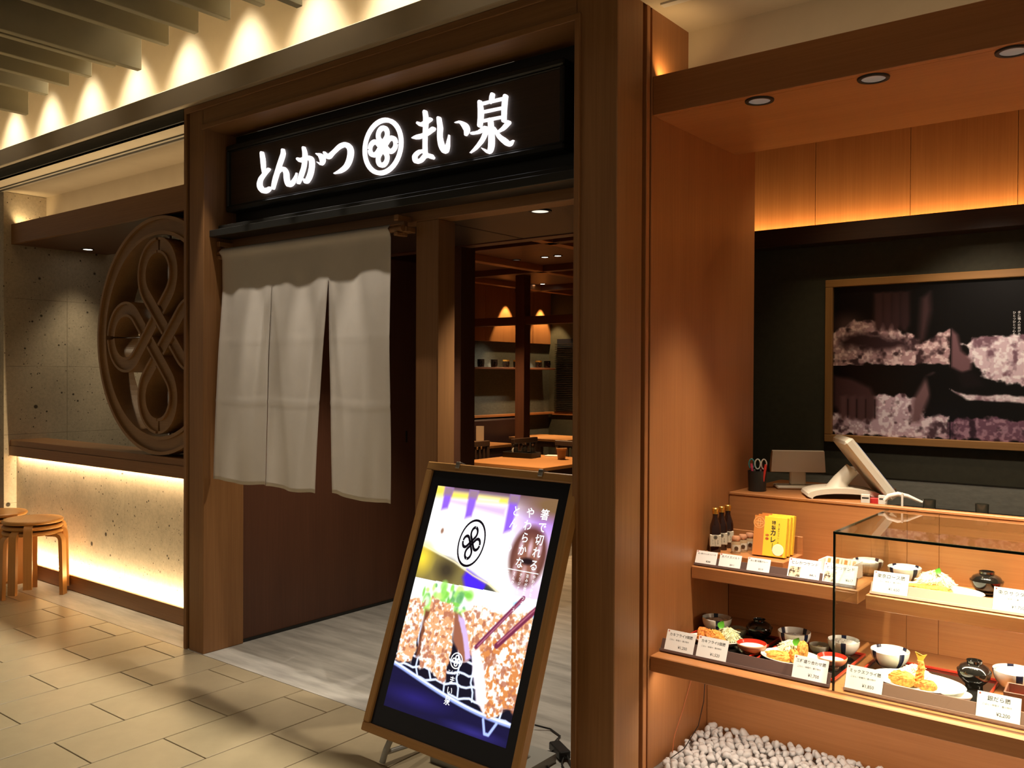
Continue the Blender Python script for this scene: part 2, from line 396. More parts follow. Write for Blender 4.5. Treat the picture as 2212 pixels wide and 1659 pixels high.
# foyer behind the portal
struct('wall_foyer', MB().box(-4.377, -4.22, 2.952, 4.6, 0, 2.26), REDW)
struct('baseboard_left', MB().box(-4.2205, -4.214, 2.953, 4.34, 0, 0.018), BLACK)
d2 = structure('door_2')
MB().bbox(-4.22, -3.81, 4.345, 4.38, 0.012, 2.02, 0.003).build('leaf', REDW, d2)
MB().bbox(-4.22, -3.81, 4.335, 4.38, 2.03, 2.25, 0.003).build('top_rail', REDW, d2)
MB().bbox(-4.2215, -4.216, 4.235, 4.252, 1.045, 1.125, 0.001).build('flush_pull', BLACK, d2)
struct('trim_9', MB().bbox(-3.505, -3.40, 3.86, 3.99, 0, 2.25, 0.003), REDW)
cf = structure('ceiling')
MB().bbox(-4.22, -2.955, 2.976, 3.86, 2.25, 2.29, 0.003).build('panel', DARKW, cf)
MB().bbox(-2.945, -1.66, 2.976, 3.86, 2.25, 2.29, 0.003).build('panel', DARKW, cf)
struct('trim_10', MB().box(-4.22, -2.54, 3.86, 3.94, 2.245, 2.72), REDX)
struct('wall_foyer_right', MB().box(-2.54, -1.81, 3.86, 3.92, 0, 2.72), REDW)

# ================================================================== RIGHT ALCOVE
wr = struct('wall_right', MB().box(-1.815, -1.662, 2.88, 3.92, 0, 2.937), REDW)
MB().bbox(-1.665, -1.645, 2.947, 3.92, 0, 2.89, 0.002).build('panel', WOOD, wr)
MB().bbox(-1.665, -1.643, 2.906, 2.931, 0, 2.937, 0.002).build('fin', WOOD, wr)
struct('trim_11', MB().bbox(-1.645, 1.2, 2.955, 2.985, 2.48, 2.627, 0.002), WOODX)
struct('ceiling', MB().box(-1.645, 1.2, 2.985, 3.70, 2.48, 2.51), WOODX)
struct('wall_pocket', MB().box(-1.645, 1.2, 3.243, 3.33, 2.51, 2.88), PLASTER)
struct('ceiling', MB().box(-1.645, 2.5, 2.70, 3.33, 2.88, 2.937), PLASTER)
struct('trim_12', MB().box(-1.60, -1.05, 2.925, 2.955, 2.873, 2.8805), WHITEP)
wb = struct('wall_back', MB().box(-2.45, 1.3, 4.60, 4.75, 1.0, 2.2), DARKG)
struct('wall_back', MB().box(-2.45, 1.3, 4.605, 4.75, 0, 1.0), STAFFW_LIT)  # lower part coloured lighter for the light below the shadow line
pw = structure('wall_panelled')
px_ = [-2.45, -2.062, -1.602, -1.138, -0.678, -0.218, 0.242, 0.702, 1.162]
for a, b in zip(px_, px_[1:]):
    MB().bbox(a+0.0012, b-0.0012, 4.60, 4.62, 2.18, 3.0, 0.001).build('panel', WOOD, pw)
MB().box(-2.45, 1.3, 4.621, 4.75, 2.2, 3.0).build('backing', DARKZ, pw)
struct('trim_13', MB().bbox(-2.45, 1.3, 4.475, 4.505, 2.175, 2.268, 0.002).box(-2.45, 1.3, 4.505, 4.60, 2.175, 2.205), DARKW)
struct('wall_staff', MB().box(-2.60, -2.45, 3.92, 4.75, 0, 3.0), DARKG)
struct('wall_staff', MB().box(-2.60, -1.80, 3.92, 3.99, 0, 3.0), DARKG)
struct('ceiling', MB().box(-2.6, 1.3, 3.33, 4.75, 2.92, 3.06), REDX)

# ================================================================== DINING ROOM BEYOND THE FOYER
wd = struct('wall_dining', MB().box(-7.40, -7.145, 5.05, 10.1, 0, 1.93), GREYW)
for i in range(10):
    MB().bbox(-7.16, -7.12, 5.05+0.5*i+0.002, 5.05+0.5*(i+1)-0.002, 1.93, 2.65, 0.002).build('panel', WOOD, wd)
struct('trim_14', MB().bbox(-7.145, -6.92, 6.6, 9.80, 1.575, 1.60, 0.003), REDX)          # mug shelf
struct('trim_15', MB().bbox(-7.145, -7.06, 5.05, 9.95, 0.97, 1.0, 0.003), WOODY)          # dado rail
dc = struct('ceiling', MB().box(-7.4, -2.60, 3.94, 10.1, 2.65, 2.72), REDX)
for y in (5.95, 7.53, 9.2):
    MB().bbox(-7.12, -2.76, y-0.05, y+0.05, 2.585, 2.652, 0.003).build('beam', REDX, dc)
for x in (-6.75, -5.50, -4.25):
    MB().bbox(x-0.05, x+0.05, 4.0, 10.0, 2.585, 2.651, 0.003).build('beam', WOODY, dc)
struct('wall_far', MB().box(-7.4, -2.62, 9.96, 10.1, 0, 2.65), DARKG)
struct('wall_dining_right', MB().box(-2.60, -2.45, 4.75, 10.1, 0, 2.72), REDW)
wn = structure('window_1')
MB().bbox(-7.10, -5.2, 9.93, 9.96, 0.96, 1.0, 0.003).build('window_sill', WOODX, wn)
MB().box(-7.0, -5.3, 9.945, 9.955, 1.0, 2.0).build('pane', mat('night_glass', (0.010, 0.014, 0.022), 0.08), wn)
blm = MB().hull([(-7.02, -0.012, 0.004), (-5.3, -0.012, 0.004), (-5.3, 0.012, -0.004), (-7.02, 0.012, -0.004), (-7.02, -0.012, 0.0055), (-5.3, -0.012, 0.0055), (-5.3, 0.012, -0.0025), (-7.02, 0.012, -0.0025)],
    [(0, 1, 2, 3), (7, 6, 5, 4), (0, 4, 5, 1), (1, 5, 6, 2), (2, 6, 7, 3), (3, 7, 4, 0)]).mesh('blind_slat', mat('blind_metal', (0.10, 0.085, 0.065), 0.4))
for i in range(38): place('blind_slat', blm, wn, (0, 9.92, 1.02+0.0245*i))
pt = structure('trim_16')                                                                # partition frame in mid-room
MB().bbox(-6.255, -6.125, 8.05, 8.17, 0, 2.65, 0.004).build('post', REDW, pt)
MB().bbox(-7.12, -4.2, 8.07, 8.15, 2.08, 2.175, 0.004).build('crossbar', REDX, pt)

# ================================================================== FITTED LIGHTS AND ADDED SPOTS
def downlight(loc, r, label, cat='ceiling lamp', lit=True, group=None, glow=None):
    t = thing('downlight', label, cat, loc, group=group)
    MB().lathe([(r*0.97, -0.001), (r*1.0, -0.004), (r*1.30, -0.004), (r*1.33, 0.0), (r*1.33, 0.002), (r*0.97, 0.002)], 28, closed=True).build('rim', BLACK, t, True)
    b = MB().lathe([(r*0.99, -0.0015), (r*0.6, -0.0005), (0.0001, 0.0)], 28)
    b.build('reflector', glow or (LAMP if lit else DIMLAMP), t, True)
    return t
# right alcove
for x, p, lab in ((-1.252, 140, 'recessed round downlight nearest the portal post in display soffit'), (-0.863, 215, 'recessed round downlight between its two neighbours in display soffit'), (-0.46, 360, 'recessed round downlight at the right edge of display soffit')):
    downlight((x, 3.017, 2.478), 0.038, lab, lit=False, group='downlights in the display soffit')
    spot((x, 3.06, 2.465), p, 56, 0.8, (1.0, 0.84, 0.64), 0.03, aim=(x, 3.26, 0.5))
spot((-0.06, 3.06, 2.465), 450, 56, 0.8, (1.0, 0.84, 0.64), 0.03, aim=(-0.06, 3.26, 0.5))
strip((0.12, 3.31, 0.655), 2.1, 0.02, 13, (0.15, 0, 0), (1.0, 0.84, 0.62))          # LED under the upper shelf of the case
strip((-0.2, 2.985, 0.376), 2.8, 0.02, 8, (0.5, 0, 0), (1.0, 0.84, 0.66))           # LED under the lower shelf
# left alcove
downlight((-6.923, 3.429, 2.475), 0.036, 'small round downlight in soffit above the stone wall', lit=True)
spot((-6.90, 3.43, 2.44), 26, 80, 1.0, (1.0, 0.82, 0.55), 0.11)
for x in (-6.2, -5.4): spot((x, 3.45, 2.46), 14, 80, 1.0, (1.0, 0.82, 0.55), 0.03)
spot((-6.6, 4.3, 2.46), 26, 90, 0.8, (1.0, 0.82, 0.55), 0.03, aim=(-7.1, 4.3, 1.2))  # added spot without a fitting, brightens the stone wall behind the emblem
strip((-5.76, 2.974, 0.915), 2.7, 0.02, 15, (0.4, 0, 0), (1.0, 0.75, 0.44), 110)
strip((-5.76, 2.974, 0.085), 2.7, 0.03, 36, (PI-0.35, 0, 0), (1.0, 0.76, 0.44), 120)
strip((-5.76, 3.05, 2.60), 2.7, 0.03, 1.8, (PI-0.3, 0, 0), (1.0, 0.72, 0.40))
spot((-7.09, 3.0, 2.615), 1.6, 120, 0.9, (1.0, 0.72, 0.36), 0.01, aim=(-7.15, 3.06, 2.75))
# right pocket
strip((-0.2, 3.05, 2.60), 2.7, 0.03, 1.0, (PI-0.3, 0, 0), (1.0, 0.74, 0.45))
spot((-1.60, 3.0, 2.615), 1.6, 120, 0.9, (1.0, 0.66, 0.30), 0.01, aim=(-1.65, 3.04, 2.75))
# cove behind the counter
strip((-0.6, 4.565, 2.212), 3.6, 0.02, 24, (PI-0.15, 0, 0), (1.0, 0.64, 0.27))
# counter spots, then an added unseen spot to brighten the picture
spot((-1.3, 3.95, 2.90), 22, 80, 0.8, WARM, 0.05, aim=(-1.2, 4.2, 1.0))
spot((-0.3, 4.05, 2.90), 8, 80, 0.8, WARM, 0.05, aim=(-0.3, 4.2, 1.0))
spot((-0.75, 3.78, 2.46), 45, 60, 0.9, (1.0, 0.82, 0.66), 0.05, aim=(-0.8, 4.6, 1.45))
# foyer
downlight((-2.388, 3.254, 2.248), 0.040, 'round downlight in dark boarded ceiling just inside the entrance', lit=True, glow=emat('foyer_lamp', (1.0, 0.9, 0.75), 1.0))
spot((-2.388, 3.254, 2.235), 95, 88, 0.8, (1.0, 0.86, 0.66), 0.03)
spot((-3.5, 3.3, 2.235), 75, 88, 0.8, (1.0, 0.86, 0.66), 0.03)
# dining room
for (x, y), lab in (((-5.05, 6.963), 'middle one of three small round downlights in dining ceiling'), ((-4.891, 6.956), 'right one of three small round downlights in dining ceiling'), ((-5.398, 6.965), 'left, dimmer one of three small round downlights in dining ceiling'), ((-6.716, 9.004), 'left one of the far pair of dining downlights beyond the crossbar'), ((-6.549, 8.984), 'right one of the far pair of dining downlights beyond the crossbar')):
    downlight((x, y, 2.648), 0.033, lab, lit=x != -5.398, group='downlights in the dining ceiling')
for x, y, p in ((-5.0, 6.7, 260), (-6.2, 7.4, 130), (-6.4, 9.2, 150), (-4.2, 5.2, 200)):
    spot((x, y, 2.56), p, 85, 0.7, (1.0, 0.62, 0.30), 0.03)
for y in (8.96, 9.72):
    spot((-7.0, y, 2.60), 70, 60, 0.35, (1.0, 0.66, 0.30), 0.01)
for y in (7.95, 8.72, 9.50):
    spot((-7.0, y, 1.90), 9.0, 70, 0.4, (1.0, 0.86, 0.62), 0.01)
for y in (7.6, 8.5): spot((-6.28, y, 2.56), 60, 44, 1.0, (1.0, 0.86, 0.66), 0.02, aim=(-7.15, y, 1.15))

# ================================================================== THE SIGN OVER THE ENTRANCE (outline points in millimetres)
GLYPH={
'to':[[-818,99,-817,92,-816,84,-815,77,-813,69,-812,62,-811,54,-810,45,-808,36,-807,28,-806,21,-804,14,-802,8,-801,3,-799,-2,-797,-8,-793,-12,-786,-15,-779,-13,-777,-9,-777,-4,-777,1,-777,6,-777,12,-777,18,-777,25,-777,33,-778,42,-778,50,-780,59,-781,67,-784,75,-786,83,-789,90,-792,98,-797,104,-807,107,-816,105],[-757,11,-764,8,-771,4,-779,1,-786,-3,-794,-7,-801,-12,-809,-17,-817,-22,-825,-27,-831,-34,-835,-41,-839,-48,-842,-55,-842,-63,-841,-72,-837,-80,-831,-89,-823,-96,-814,-103,-803,-110,-789,-114,-776,-116,-766,-116,-757,-115,-750,-113,-743,-111,-737,-108,-733,-105,-731,-102,-728,-100,-724,-95,-727,-89,-736,-86,-744,-86,-750,-87,-755,-88,-760,-89,-763,-89,-766,-88,-771,-89,-777,-89,-781,-89,-783,-89,-783,-89,-786,-87,-791,-84,-796,-79,-800,-75,-803,-71,-804,-67,-805,-62,-804,-56,-803,-51,-800,-45,-797,-41,-791,-36,-785,-31,-778,-26,-771,-21,-765,-17,-759,-13,-752,-9,-745,-5,-739,-1,-735,4,-739,9,-748,13],],
'n':[[-641,89,-641,84,-641,80,-642,76,-643,73,-645,67,-650,59,-656,49,-663,37,-670,25,-677,13,-683,0,-690,-13,-697,-26,-704,-38,-709,-50,-713,-60,-716,-69,-718,-78,-720,-86,-722,-94,-721,-100,-713,-104,-704,-105,-699,-101,-695,-93,-691,-85,-687,-77,-683,-69,-678,-59,-672,-48,-666,-36,-660,-23,-653,-10,-647,2,-640,14,-632,26,-625,38,-619,48,-615,58,-613,66,-614,73,-616,78,-618,82,-619,86,-623,92,-631,94,-638,93],[-694,-59,-688,-52,-681,-45,-675,-38,-668,-32,-662,-28,-654,-23,-646,-20,-638,-17,-632,-16,-631,-16,-632,-16,-631,-18,-627,-22,-624,-27,-621,-31,-620,-36,-619,-43,-619,-50,-618,-59,-616,-67,-614,-74,-611,-82,-607,-89,-602,-96,-593,-104,-578,-108,-566,-108,-556,-106,-549,-103,-543,-100,-537,-95,-533,-90,-529,-84,-526,-78,-524,-73,-522,-67,-521,-62,-520,-56,-519,-51,-518,-46,-518,-45,-519,-44,-521,-44,-522,-44,-525,-49,-528,-54,-532,-58,-536,-62,-540,-66,-545,-70,-550,-74,-556,-78,-562,-81,-566,-83,-571,-84,-575,-85,-578,-85,-577,-85,-572,-87,-571,-88,-573,-85,-575,-80,-578,-73,-580,-67,-581,-61,-582,-54,-583,-46,-584,-37,-588,-29,-593,-21,-600,-14,-608,-7,-618,-1,-633,3,-646,2,-655,-2,-664,-7,-671,-13,-678,-19,-684,-25,-689,-32,-694,-40,-699,-48,-703,-55,-703,-58,-701,-60,-697,-60],],
'ka':[[-514,18,-510,15,-505,11,-499,7,-490,4,-477,1,-465,2,-454,4,-445,7,-437,8,-433,9,-430,8,-427,7,-425,6,-424,5,-422,3,-421,1,-419,-3,-418,-8,-418,-14,-418,-20,-419,-26,-420,-34,-423,-41,-425,-48,-428,-55,-431,-61,-434,-67,-438,-73,-442,-78,-445,-82,-447,-86,-449,-90,-451,-92,-450,-94,-447,-95,-446,-96,-449,-94,-454,-90,-459,-85,-464,-80,-466,-79,-469,-79,-470,-80,-470,-82,-468,-87,-465,-92,-462,-97,-459,-102,-451,-107,-439,-108,-432,-107,-425,-104,-420,-100,-415,-96,-410,-91,-406,-86,-401,-79,-397,-72,-394,-65,-391,-58,-389,-50,-387,-41,-385,-33,-385,-26,-384,-18,-385,-11,-386,-4,-388,3,-392,10,-399,17,-407,22,-417,26,-427,28,-438,30,-449,29,-461,28,-471,26,-479,25,-483,25,-485,24,-487,25,-492,26,-498,28,-505,30,-514,31,-520,28,-520,23],[-475,73,-474,66,-472,59,-471,53,-470,46,-470,38,-470,29,-471,17,-472,5,-474,-7,-477,-17,-480,-26,-485,-34,-490,-42,-495,-50,-499,-58,-503,-65,-506,-72,-509,-79,-512,-86,-515,-93,-515,-98,-509,-102,-501,-103,-495,-100,-490,-94,-485,-88,-480,-81,-476,-75,-471,-68,-466,-60,-462,-52,-457,-44,-453,-34,-449,-24,-446,-13,-444,-1,-441,11,-440,23,-440,34,-442,44,-445,52,-448,60,-452,66,-455,73,-460,78,-468,80,-474,78],[-368,26,-362,22,-357,18,-352,15,-349,12,-348,9,-346,6,-344,3,-342,-1,-340,-5,-339,-7,-338,-10,-337,-14,-336,-18,-336,-21,-334,-22,-333,-23,-338,-21,-345,-19,-353,-15,-360,-12,-361,-12,-363,-12,-363,-13,-362,-14,-356,-18,-350,-23,-344,-27,-337,-32,-328,-34,-318,-32,-312,-28,-307,-23,-304,-17,-303,-11,-305,-4,-308,3,-313,9,-319,15,-326,20,-334,25,-343,27,-351,28,-358,29,-364,31,-368,31,-370,30,-370,27],],
'tsu':[[-314,24,-310,18,-308,11,-304,3,-296,-5,-280,-11,-265,-10,-256,-6,-248,0,-240,5,-232,10,-223,14,-214,18,-204,23,-194,26,-186,28,-178,29,-171,30,-164,30,-159,29,-156,28,-153,27,-149,24,-145,21,-141,18,-139,14,-137,10,-136,4,-136,-2,-136,-8,-138,-15,-140,-23,-143,-31,-147,-39,-152,-46,-157,-52,-162,-57,-169,-61,-176,-65,-184,-68,-191,-71,-199,-74,-207,-77,-216,-79,-225,-82,-234,-84,-236,-85,-236,-87,-234,-89,-232,-89,-221,-89,-211,-90,-200,-90,-188,-90,-177,-88,-167,-86,-157,-83,-147,-79,-138,-74,-129,-67,-122,-60,-115,-51,-110,-42,-106,-33,-103,-25,-101,-16,-100,-8,-100,1,-102,9,-106,18,-111,26,-119,33,-128,40,-138,46,-149,50,-161,52,-172,52,-182,51,-192,50,-202,47,-212,43,-222,38,-231,33,-241,28,-249,24,-259,20,-268,16,-277,13,-282,12,-281,11,-278,10,-281,11,-287,16,-295,22,-302,27,-306,30,-312,30,-315,28],],
'ma':[[321,55,325,52,328,49,334,45,343,42,354,41,365,42,375,45,385,49,395,53,404,56,409,61,407,67,399,72,391,72,381,69,371,66,361,63,352,60,347,59,344,59,342,59,339,61,334,63,328,65,321,67,316,64,316,59],[294,-4,300,-6,305,-8,312,-9,319,-10,326,-11,335,-11,344,-10,355,-9,365,-8,376,-6,386,-3,396,0,405,4,414,7,423,10,428,16,426,23,417,28,408,28,399,24,390,20,381,17,373,13,365,11,356,10,347,9,337,9,328,9,319,9,313,8,307,7,302,6,297,4,291,3,288,2,287,0,290,-3],[355,103,356,97,357,90,358,84,359,77,359,68,359,57,358,44,358,29,357,14,356,1,356,-12,356,-24,356,-36,356,-47,356,-57,356,-65,357,-73,357,-79,358,-85,358,-92,363,-99,372,-102,380,-100,383,-94,382,-87,381,-81,379,-75,378,-68,378,-60,377,-50,377,-39,377,-28,378,-16,378,-3,379,10,381,24,382,38,384,52,384,64,383,74,382,82,380,89,378,95,377,102,372,108,364,111,357,109],[366,-63,358,-62,351,-61,343,-61,335,-60,327,-61,319,-63,312,-66,305,-69,299,-74,294,-79,292,-85,293,-93,294,-100,298,-107,305,-114,316,-118,325,-119,334,-118,342,-117,350,-115,357,-111,363,-107,368,-102,372,-99,374,-98,376,-99,380,-100,384,-102,389,-104,394,-106,396,-107,398,-108,400,-108,403,-110,407,-111,415,-114,422,-112,424,-106,419,-101,417,-98,416,-96,413,-93,408,-90,403,-88,397,-86,391,-84,383,-83,374,-82,364,-83,356,-86,350,-90,345,-94,340,-98,337,-99,332,-100,326,-101,321,-101,318,-100,319,-101,320,-101,318,-98,317,-94,317,-90,317,-88,318,-85,322,-83,326,-80,331,-78,336,-76,341,-75,346,-75,353,-76,361,-76,368,-77,374,-75,376,-70,373,-65],],
'i':[[439,60,440,52,441,43,442,35,444,27,444,19,444,12,444,5,443,-3,443,-11,443,-20,444,-29,445,-38,447,-47,449,-56,452,-64,456,-72,460,-79,466,-86,472,-93,484,-99,499,-97,505,-92,507,-86,509,-81,510,-76,511,-70,511,-65,511,-59,511,-53,511,-48,511,-43,511,-38,511,-33,511,-28,511,-24,511,-23,510,-22,508,-22,508,-23,507,-27,505,-32,504,-36,502,-40,500,-45,498,-50,497,-55,494,-60,492,-64,490,-68,487,-72,484,-76,481,-78,480,-78,489,-77,493,-79,491,-76,488,-72,484,-66,481,-61,478,-54,475,-47,472,-39,470,-30,468,-23,468,-16,468,-8,469,-1,470,7,470,16,468,25,466,34,464,42,462,51,460,59,455,65,447,68,440,66],[545,23,550,22,556,21,561,20,566,18,570,16,573,14,577,10,580,6,583,2,586,-2,588,-5,590,-8,592,-12,594,-14,596,-17,597,-19,598,-22,598,-26,599,-31,599,-36,600,-39,603,-42,608,-42,611,-40,614,-37,618,-34,621,-30,624,-25,625,-19,624,-13,622,-7,619,-1,614,5,609,10,603,14,596,18,588,22,581,25,573,27,566,28,560,27,555,27,549,26,544,25,543,25,543,24,543,23],],
'izumi':[[741,109,740,106,739,104,738,102,737,99,736,96,736,92,735,88,735,83,734,79,734,74,734,71,737,69,740,69,742,70,745,74,748,78,751,81,754,85,756,88,758,91,758,94,759,97,759,99,760,102,758,108,752,112,745,113],[672,88,673,78,673,69,674,59,674,50,674,41,674,31,674,21,673,11,672,1,671,-9,674,-16,681,-20,689,-20,693,-15,695,-5,697,5,699,15,700,26,701,36,700,46,698,57,696,67,694,76,692,86,688,92,681,95,674,93],[689,71,700,71,712,71,724,72,736,72,748,71,761,71,774,71,787,71,800,70,813,70,819,72,820,77,816,81,810,83,797,83,784,83,770,83,757,83,745,83,732,83,720,83,709,83,697,83,685,84,680,82,679,77,683,73],[808,88,807,78,805,69,803,60,802,50,801,40,801,30,801,19,801,8,801,-2,801,-13,804,-19,811,-22,819,-21,822,-16,822,-6,822,4,823,15,823,25,824,35,825,44,826,54,827,63,828,72,830,82,827,88,820,93,812,93],[696,36,733,35,770,35,806,34,811,36,812,40,809,44,804,45,767,46,730,47,693,47,688,46,687,42,690,38],[696,-1,733,-2,770,-2,807,-3,811,-1,812,2,809,6,804,8,767,9,730,10,693,10,688,9,687,5,690,1],[728,4,729,-10,730,-23,731,-37,732,-49,732,-61,732,-72,732,-82,732,-92,731,-100,731,-107,730,-113,729,-117,728,-120,729,-121,730,-122,728,-122,722,-120,713,-115,705,-111,696,-107,694,-106,693,-107,693,-108,694,-109,700,-115,707,-121,714,-127,722,-133,731,-137,742,-136,748,-132,752,-127,755,-121,757,-115,759,-107,760,-97,760,-87,760,-76,759,-65,758,-53,757,-40,755,-26,753,-12,751,1,747,8,739,11,731,10],[639,-42,647,-43,655,-43,663,-44,671,-44,680,-44,690,-42,701,-38,711,-35,716,-34,710,-31,708,-30,706,-36,702,-45,698,-54,693,-62,688,-69,682,-75,675,-82,668,-89,661,-94,655,-99,649,-104,643,-108,636,-113,630,-117,629,-118,630,-118,631,-119,632,-119,640,-116,648,-114,656,-111,664,-108,672,-103,680,-98,688,-92,697,-86,704,-79,711,-71,716,-63,722,-53,726,-43,729,-34,726,-23,710,-18,700,-21,691,-25,681,-29,674,-32,667,-32,660,-33,652,-32,645,-32,637,-32,633,-33,632,-37,634,-41],[828,-18,823,-23,818,-27,813,-31,808,-35,803,-39,798,-42,792,-45,786,-48,780,-51,773,-54,772,-55,773,-57,774,-58,776,-58,784,-57,791,-56,799,-54,807,-53,814,-50,821,-47,827,-43,833,-39,839,-35,844,-32,846,-26,843,-20,835,-16],[755,-31,758,-39,762,-48,766,-56,770,-65,775,-73,780,-80,786,-86,792,-92,798,-98,803,-102,809,-107,815,-112,822,-117,830,-121,840,-123,850,-121,855,-117,858,-112,860,-107,863,-103,863,-102,863,-101,862,-101,861,-101,855,-102,849,-104,843,-105,839,-104,839,-103,839,-102,837,-100,833,-97,828,-92,822,-88,816,-83,809,-79,803,-75,797,-71,791,-66,785,-60,779,-53,773,-45,767,-37,760,-29,758,-28,756,-28,754,-29],],
}
NEON = emat('sign_glow', (1.0, 0.95, 0.98), 1.25)
sg = thing('shop_sign', 'long dark wooden sign board with glowing white lettering and round emblem', 'sign', (-3.08, 2.845, 2.556))
sx0, sx1, sz0, sz1 = -1.110, 1.115, -0.178, 0.179
MB().box(sx0+0.02, sx1-0.02, 0.0, 0.05, sz0+0.02, sz1-0.02).build('panel', SIGNW, sg)
for nm, a in (('frame_rail', (sx0, sx1, -0.018, 0.05, sz0, sz0+0.028)), ('frame_rail', (sx0, sx1, -0.018, 0.05, sz1-0.028, sz1)), ('frame_stile', (sx0, sx0+0.022, -0.018, 0.05, sz0+0.028, sz1-0.028)), ('frame_stile', (sx1-0.022, sx1, -0.018, 0.05, sz0+0.028, sz1-0.028))):
    MB().bbox(*a, 0.006).build(nm, BLACKM, sg)
for nm, a in (('inner_bead', (sx0+0.022, sx1-0.022, -0.008, 0.002, sz0+0.028, sz0+0.036)), ('inner_bead', (sx0+0.022, sx1-0.022, -0.008, 0.002, sz1-0.036, sz1-0.028))):
    MB().bbox(*a, 0.002).build(nm, BLACKM, sg)
for k, polys in GLYPH.items():
    b = MB()
    for P in polys: b.prism([(P[i]/1000, P[i+1]/1000) for i in range(0, len(P), 2)], -0.012, -0.001)
    b.build('letter', NEON, sg)
emblem_mb(0.130, 0.155, 0.165, 0.011, cx=0.099, cz=-0.009, y=-0.012, arc=24).build('emblem', NEON, sg)

# ------------------------------------------------------------------ big round emblem in the left alcove
WHEEL = wood('emblem_wood', (0.38, 0.215, 0.095), (0.29, 0.155, 0.065), 'x')
wh = thing('wooden_emblem', 'large round wooden emblem with four looped petals standing on the ledge', 'emblem', (-5.10, 2.955, 1.735))
R = 0.738
def uprof(w, rim, dep, g): return [(-w, dep), (-w, 0), (-w+rim, 0), (-w+rim, g), (w-rim, g), (w-rim, 0), (w, 0), (w, dep)]
rw = 0.057
MB().sweep([((R-rw)*math.cos(2*PI*i/96), (R-rw)*math.sin(2*PI*i/96)) for i in range(96)], uprof(rw, 0.021, 0.17, 0.018), True).build('ring', WHEEL, wh)
for k in range(4):
    b = MB()
    for hi_, half in enumerate(petal_path(R, 0.244, 0.17, 40, 0.010)):
        pts = list(half); dy = [0.0]*len(pts)
        if hi_ == 1:                                       # this strand dives under its partner where the two cross
            c0 = Vector(pts[-2]); d0 = (Vector(pts[-3])-c0).normalized(); d1 = (Vector(pts[-1])-c0).normalized()
            pts = pts[:-2]+[tuple(c0+d0*q) for q in (0.0535, 0.0490)]+[tuple(c0)]+[tuple(c0+d1*q) for q in (0.0490, 0.0535)]+[pts[-1]]
            dy = [0.0]*(len(pts)-6)+[0.0, 0.03, 0.03, 0.03, 0.0, 0.0]
        q0 = len(b.v); b.sweep([rot2(p, k*PI/2) for p in pts], uprof(0.048, 0.016, 0.165, 0.014))
        for i_, d_ in enumerate(dy):
            for j_ in range(8): v_ = b.v[q0+i_*8+j_]; b.v[q0+i_*8+j_] = (v_[0], v_[1]+(d_ if v_[1] < 0.1 else 0), v_[2])
    b.build('petal', WHEEL, wh)
for a in range(4):
    d = (0, 1) if a == 0 else (1, 0) if a == 1 else (0, -1) if a == 2 else (-1, 0)
    MB().cyl((d[0]*0.09, 0.085, d[1]*0.09), (d[0]*0.66, 0.085, d[1]*0.66), 0.011, n=14).build('rod', CHROME, wh, True)

# ------------------------------------------------------------------ stacked stools
def stool_mesh():
    seat = MB().lathe([(0.0001, 0.440), (0.178, 0.440), (0.186, 0.434), (0.187, 0.424), (0.180, 0.416), (0.0001, 0.415)], 48).mesh('seat', BIRCH, True, 35)
    leg = MB()
    prof = [(0.10, 0.408), (0.150, 0.408), (0.175, 0.404), (0.192, 0.392), (0.200, 0.372), (0.202, 0.34), (0.206, 0.17), (0.210, 0.0)]
    w = 0.026; t = 0.0125; vs = []; n = len(prof)
    for i, (r, z) in enumerate(prof):
        a = prof[max(i-1, 0)]; c = prof[min(i+1, n-1)]; d = Vector((c[0]-a[0], c[1]-a[1])).normalized(); nx, nz = -d.y, d.x
        for s1, s2 in ((-1, -1), (1, -1), (1, 1), (-1, 1)): vs.append((r+nx*t*s2, s1*w, max(z+nz*t*s2, 0)))
    fs = [(i*4+j, i*4+(j+1) % 4, (i+1)*4+(j+1) % 4, (i+1)*4+j) for i in range(n-1) for j in range(4)]+[(0, 1, 2, 3), tuple(range(n*4-4, n*4))]
    leg.add(vs, fs)
    return seat, leg.mesh('leg', BIRCHZ, True, 50)
SEAT, LEG = stool_mesh()
def stool(x, y, z, rz, label, group):
    t = thing('stacking_stool', label, 'stool', (x, y, z), (0, 0, rz), group)
    place('seat', SEAT, t)
    for k in range(3): place('leg', LEG, t, rot=(0, 0, 2*PI*k/3))
    return t
for nm, x, y, base in (('nearest the portal', -6.26, 2.725, 30), ('partly hidden behind the first', -6.75, 2.70, 75), ('cut off by the left picture edge', -7.40, 2.66, 10)):
    for k, wd_ in enumerate(('bottom', 'middle', 'top')):
        stool(x, y, 0.037*k, math.radians(base-62-26*(2-k)), f'{wd_} birch stool of the stack {nm}', 'stacked birch stools')

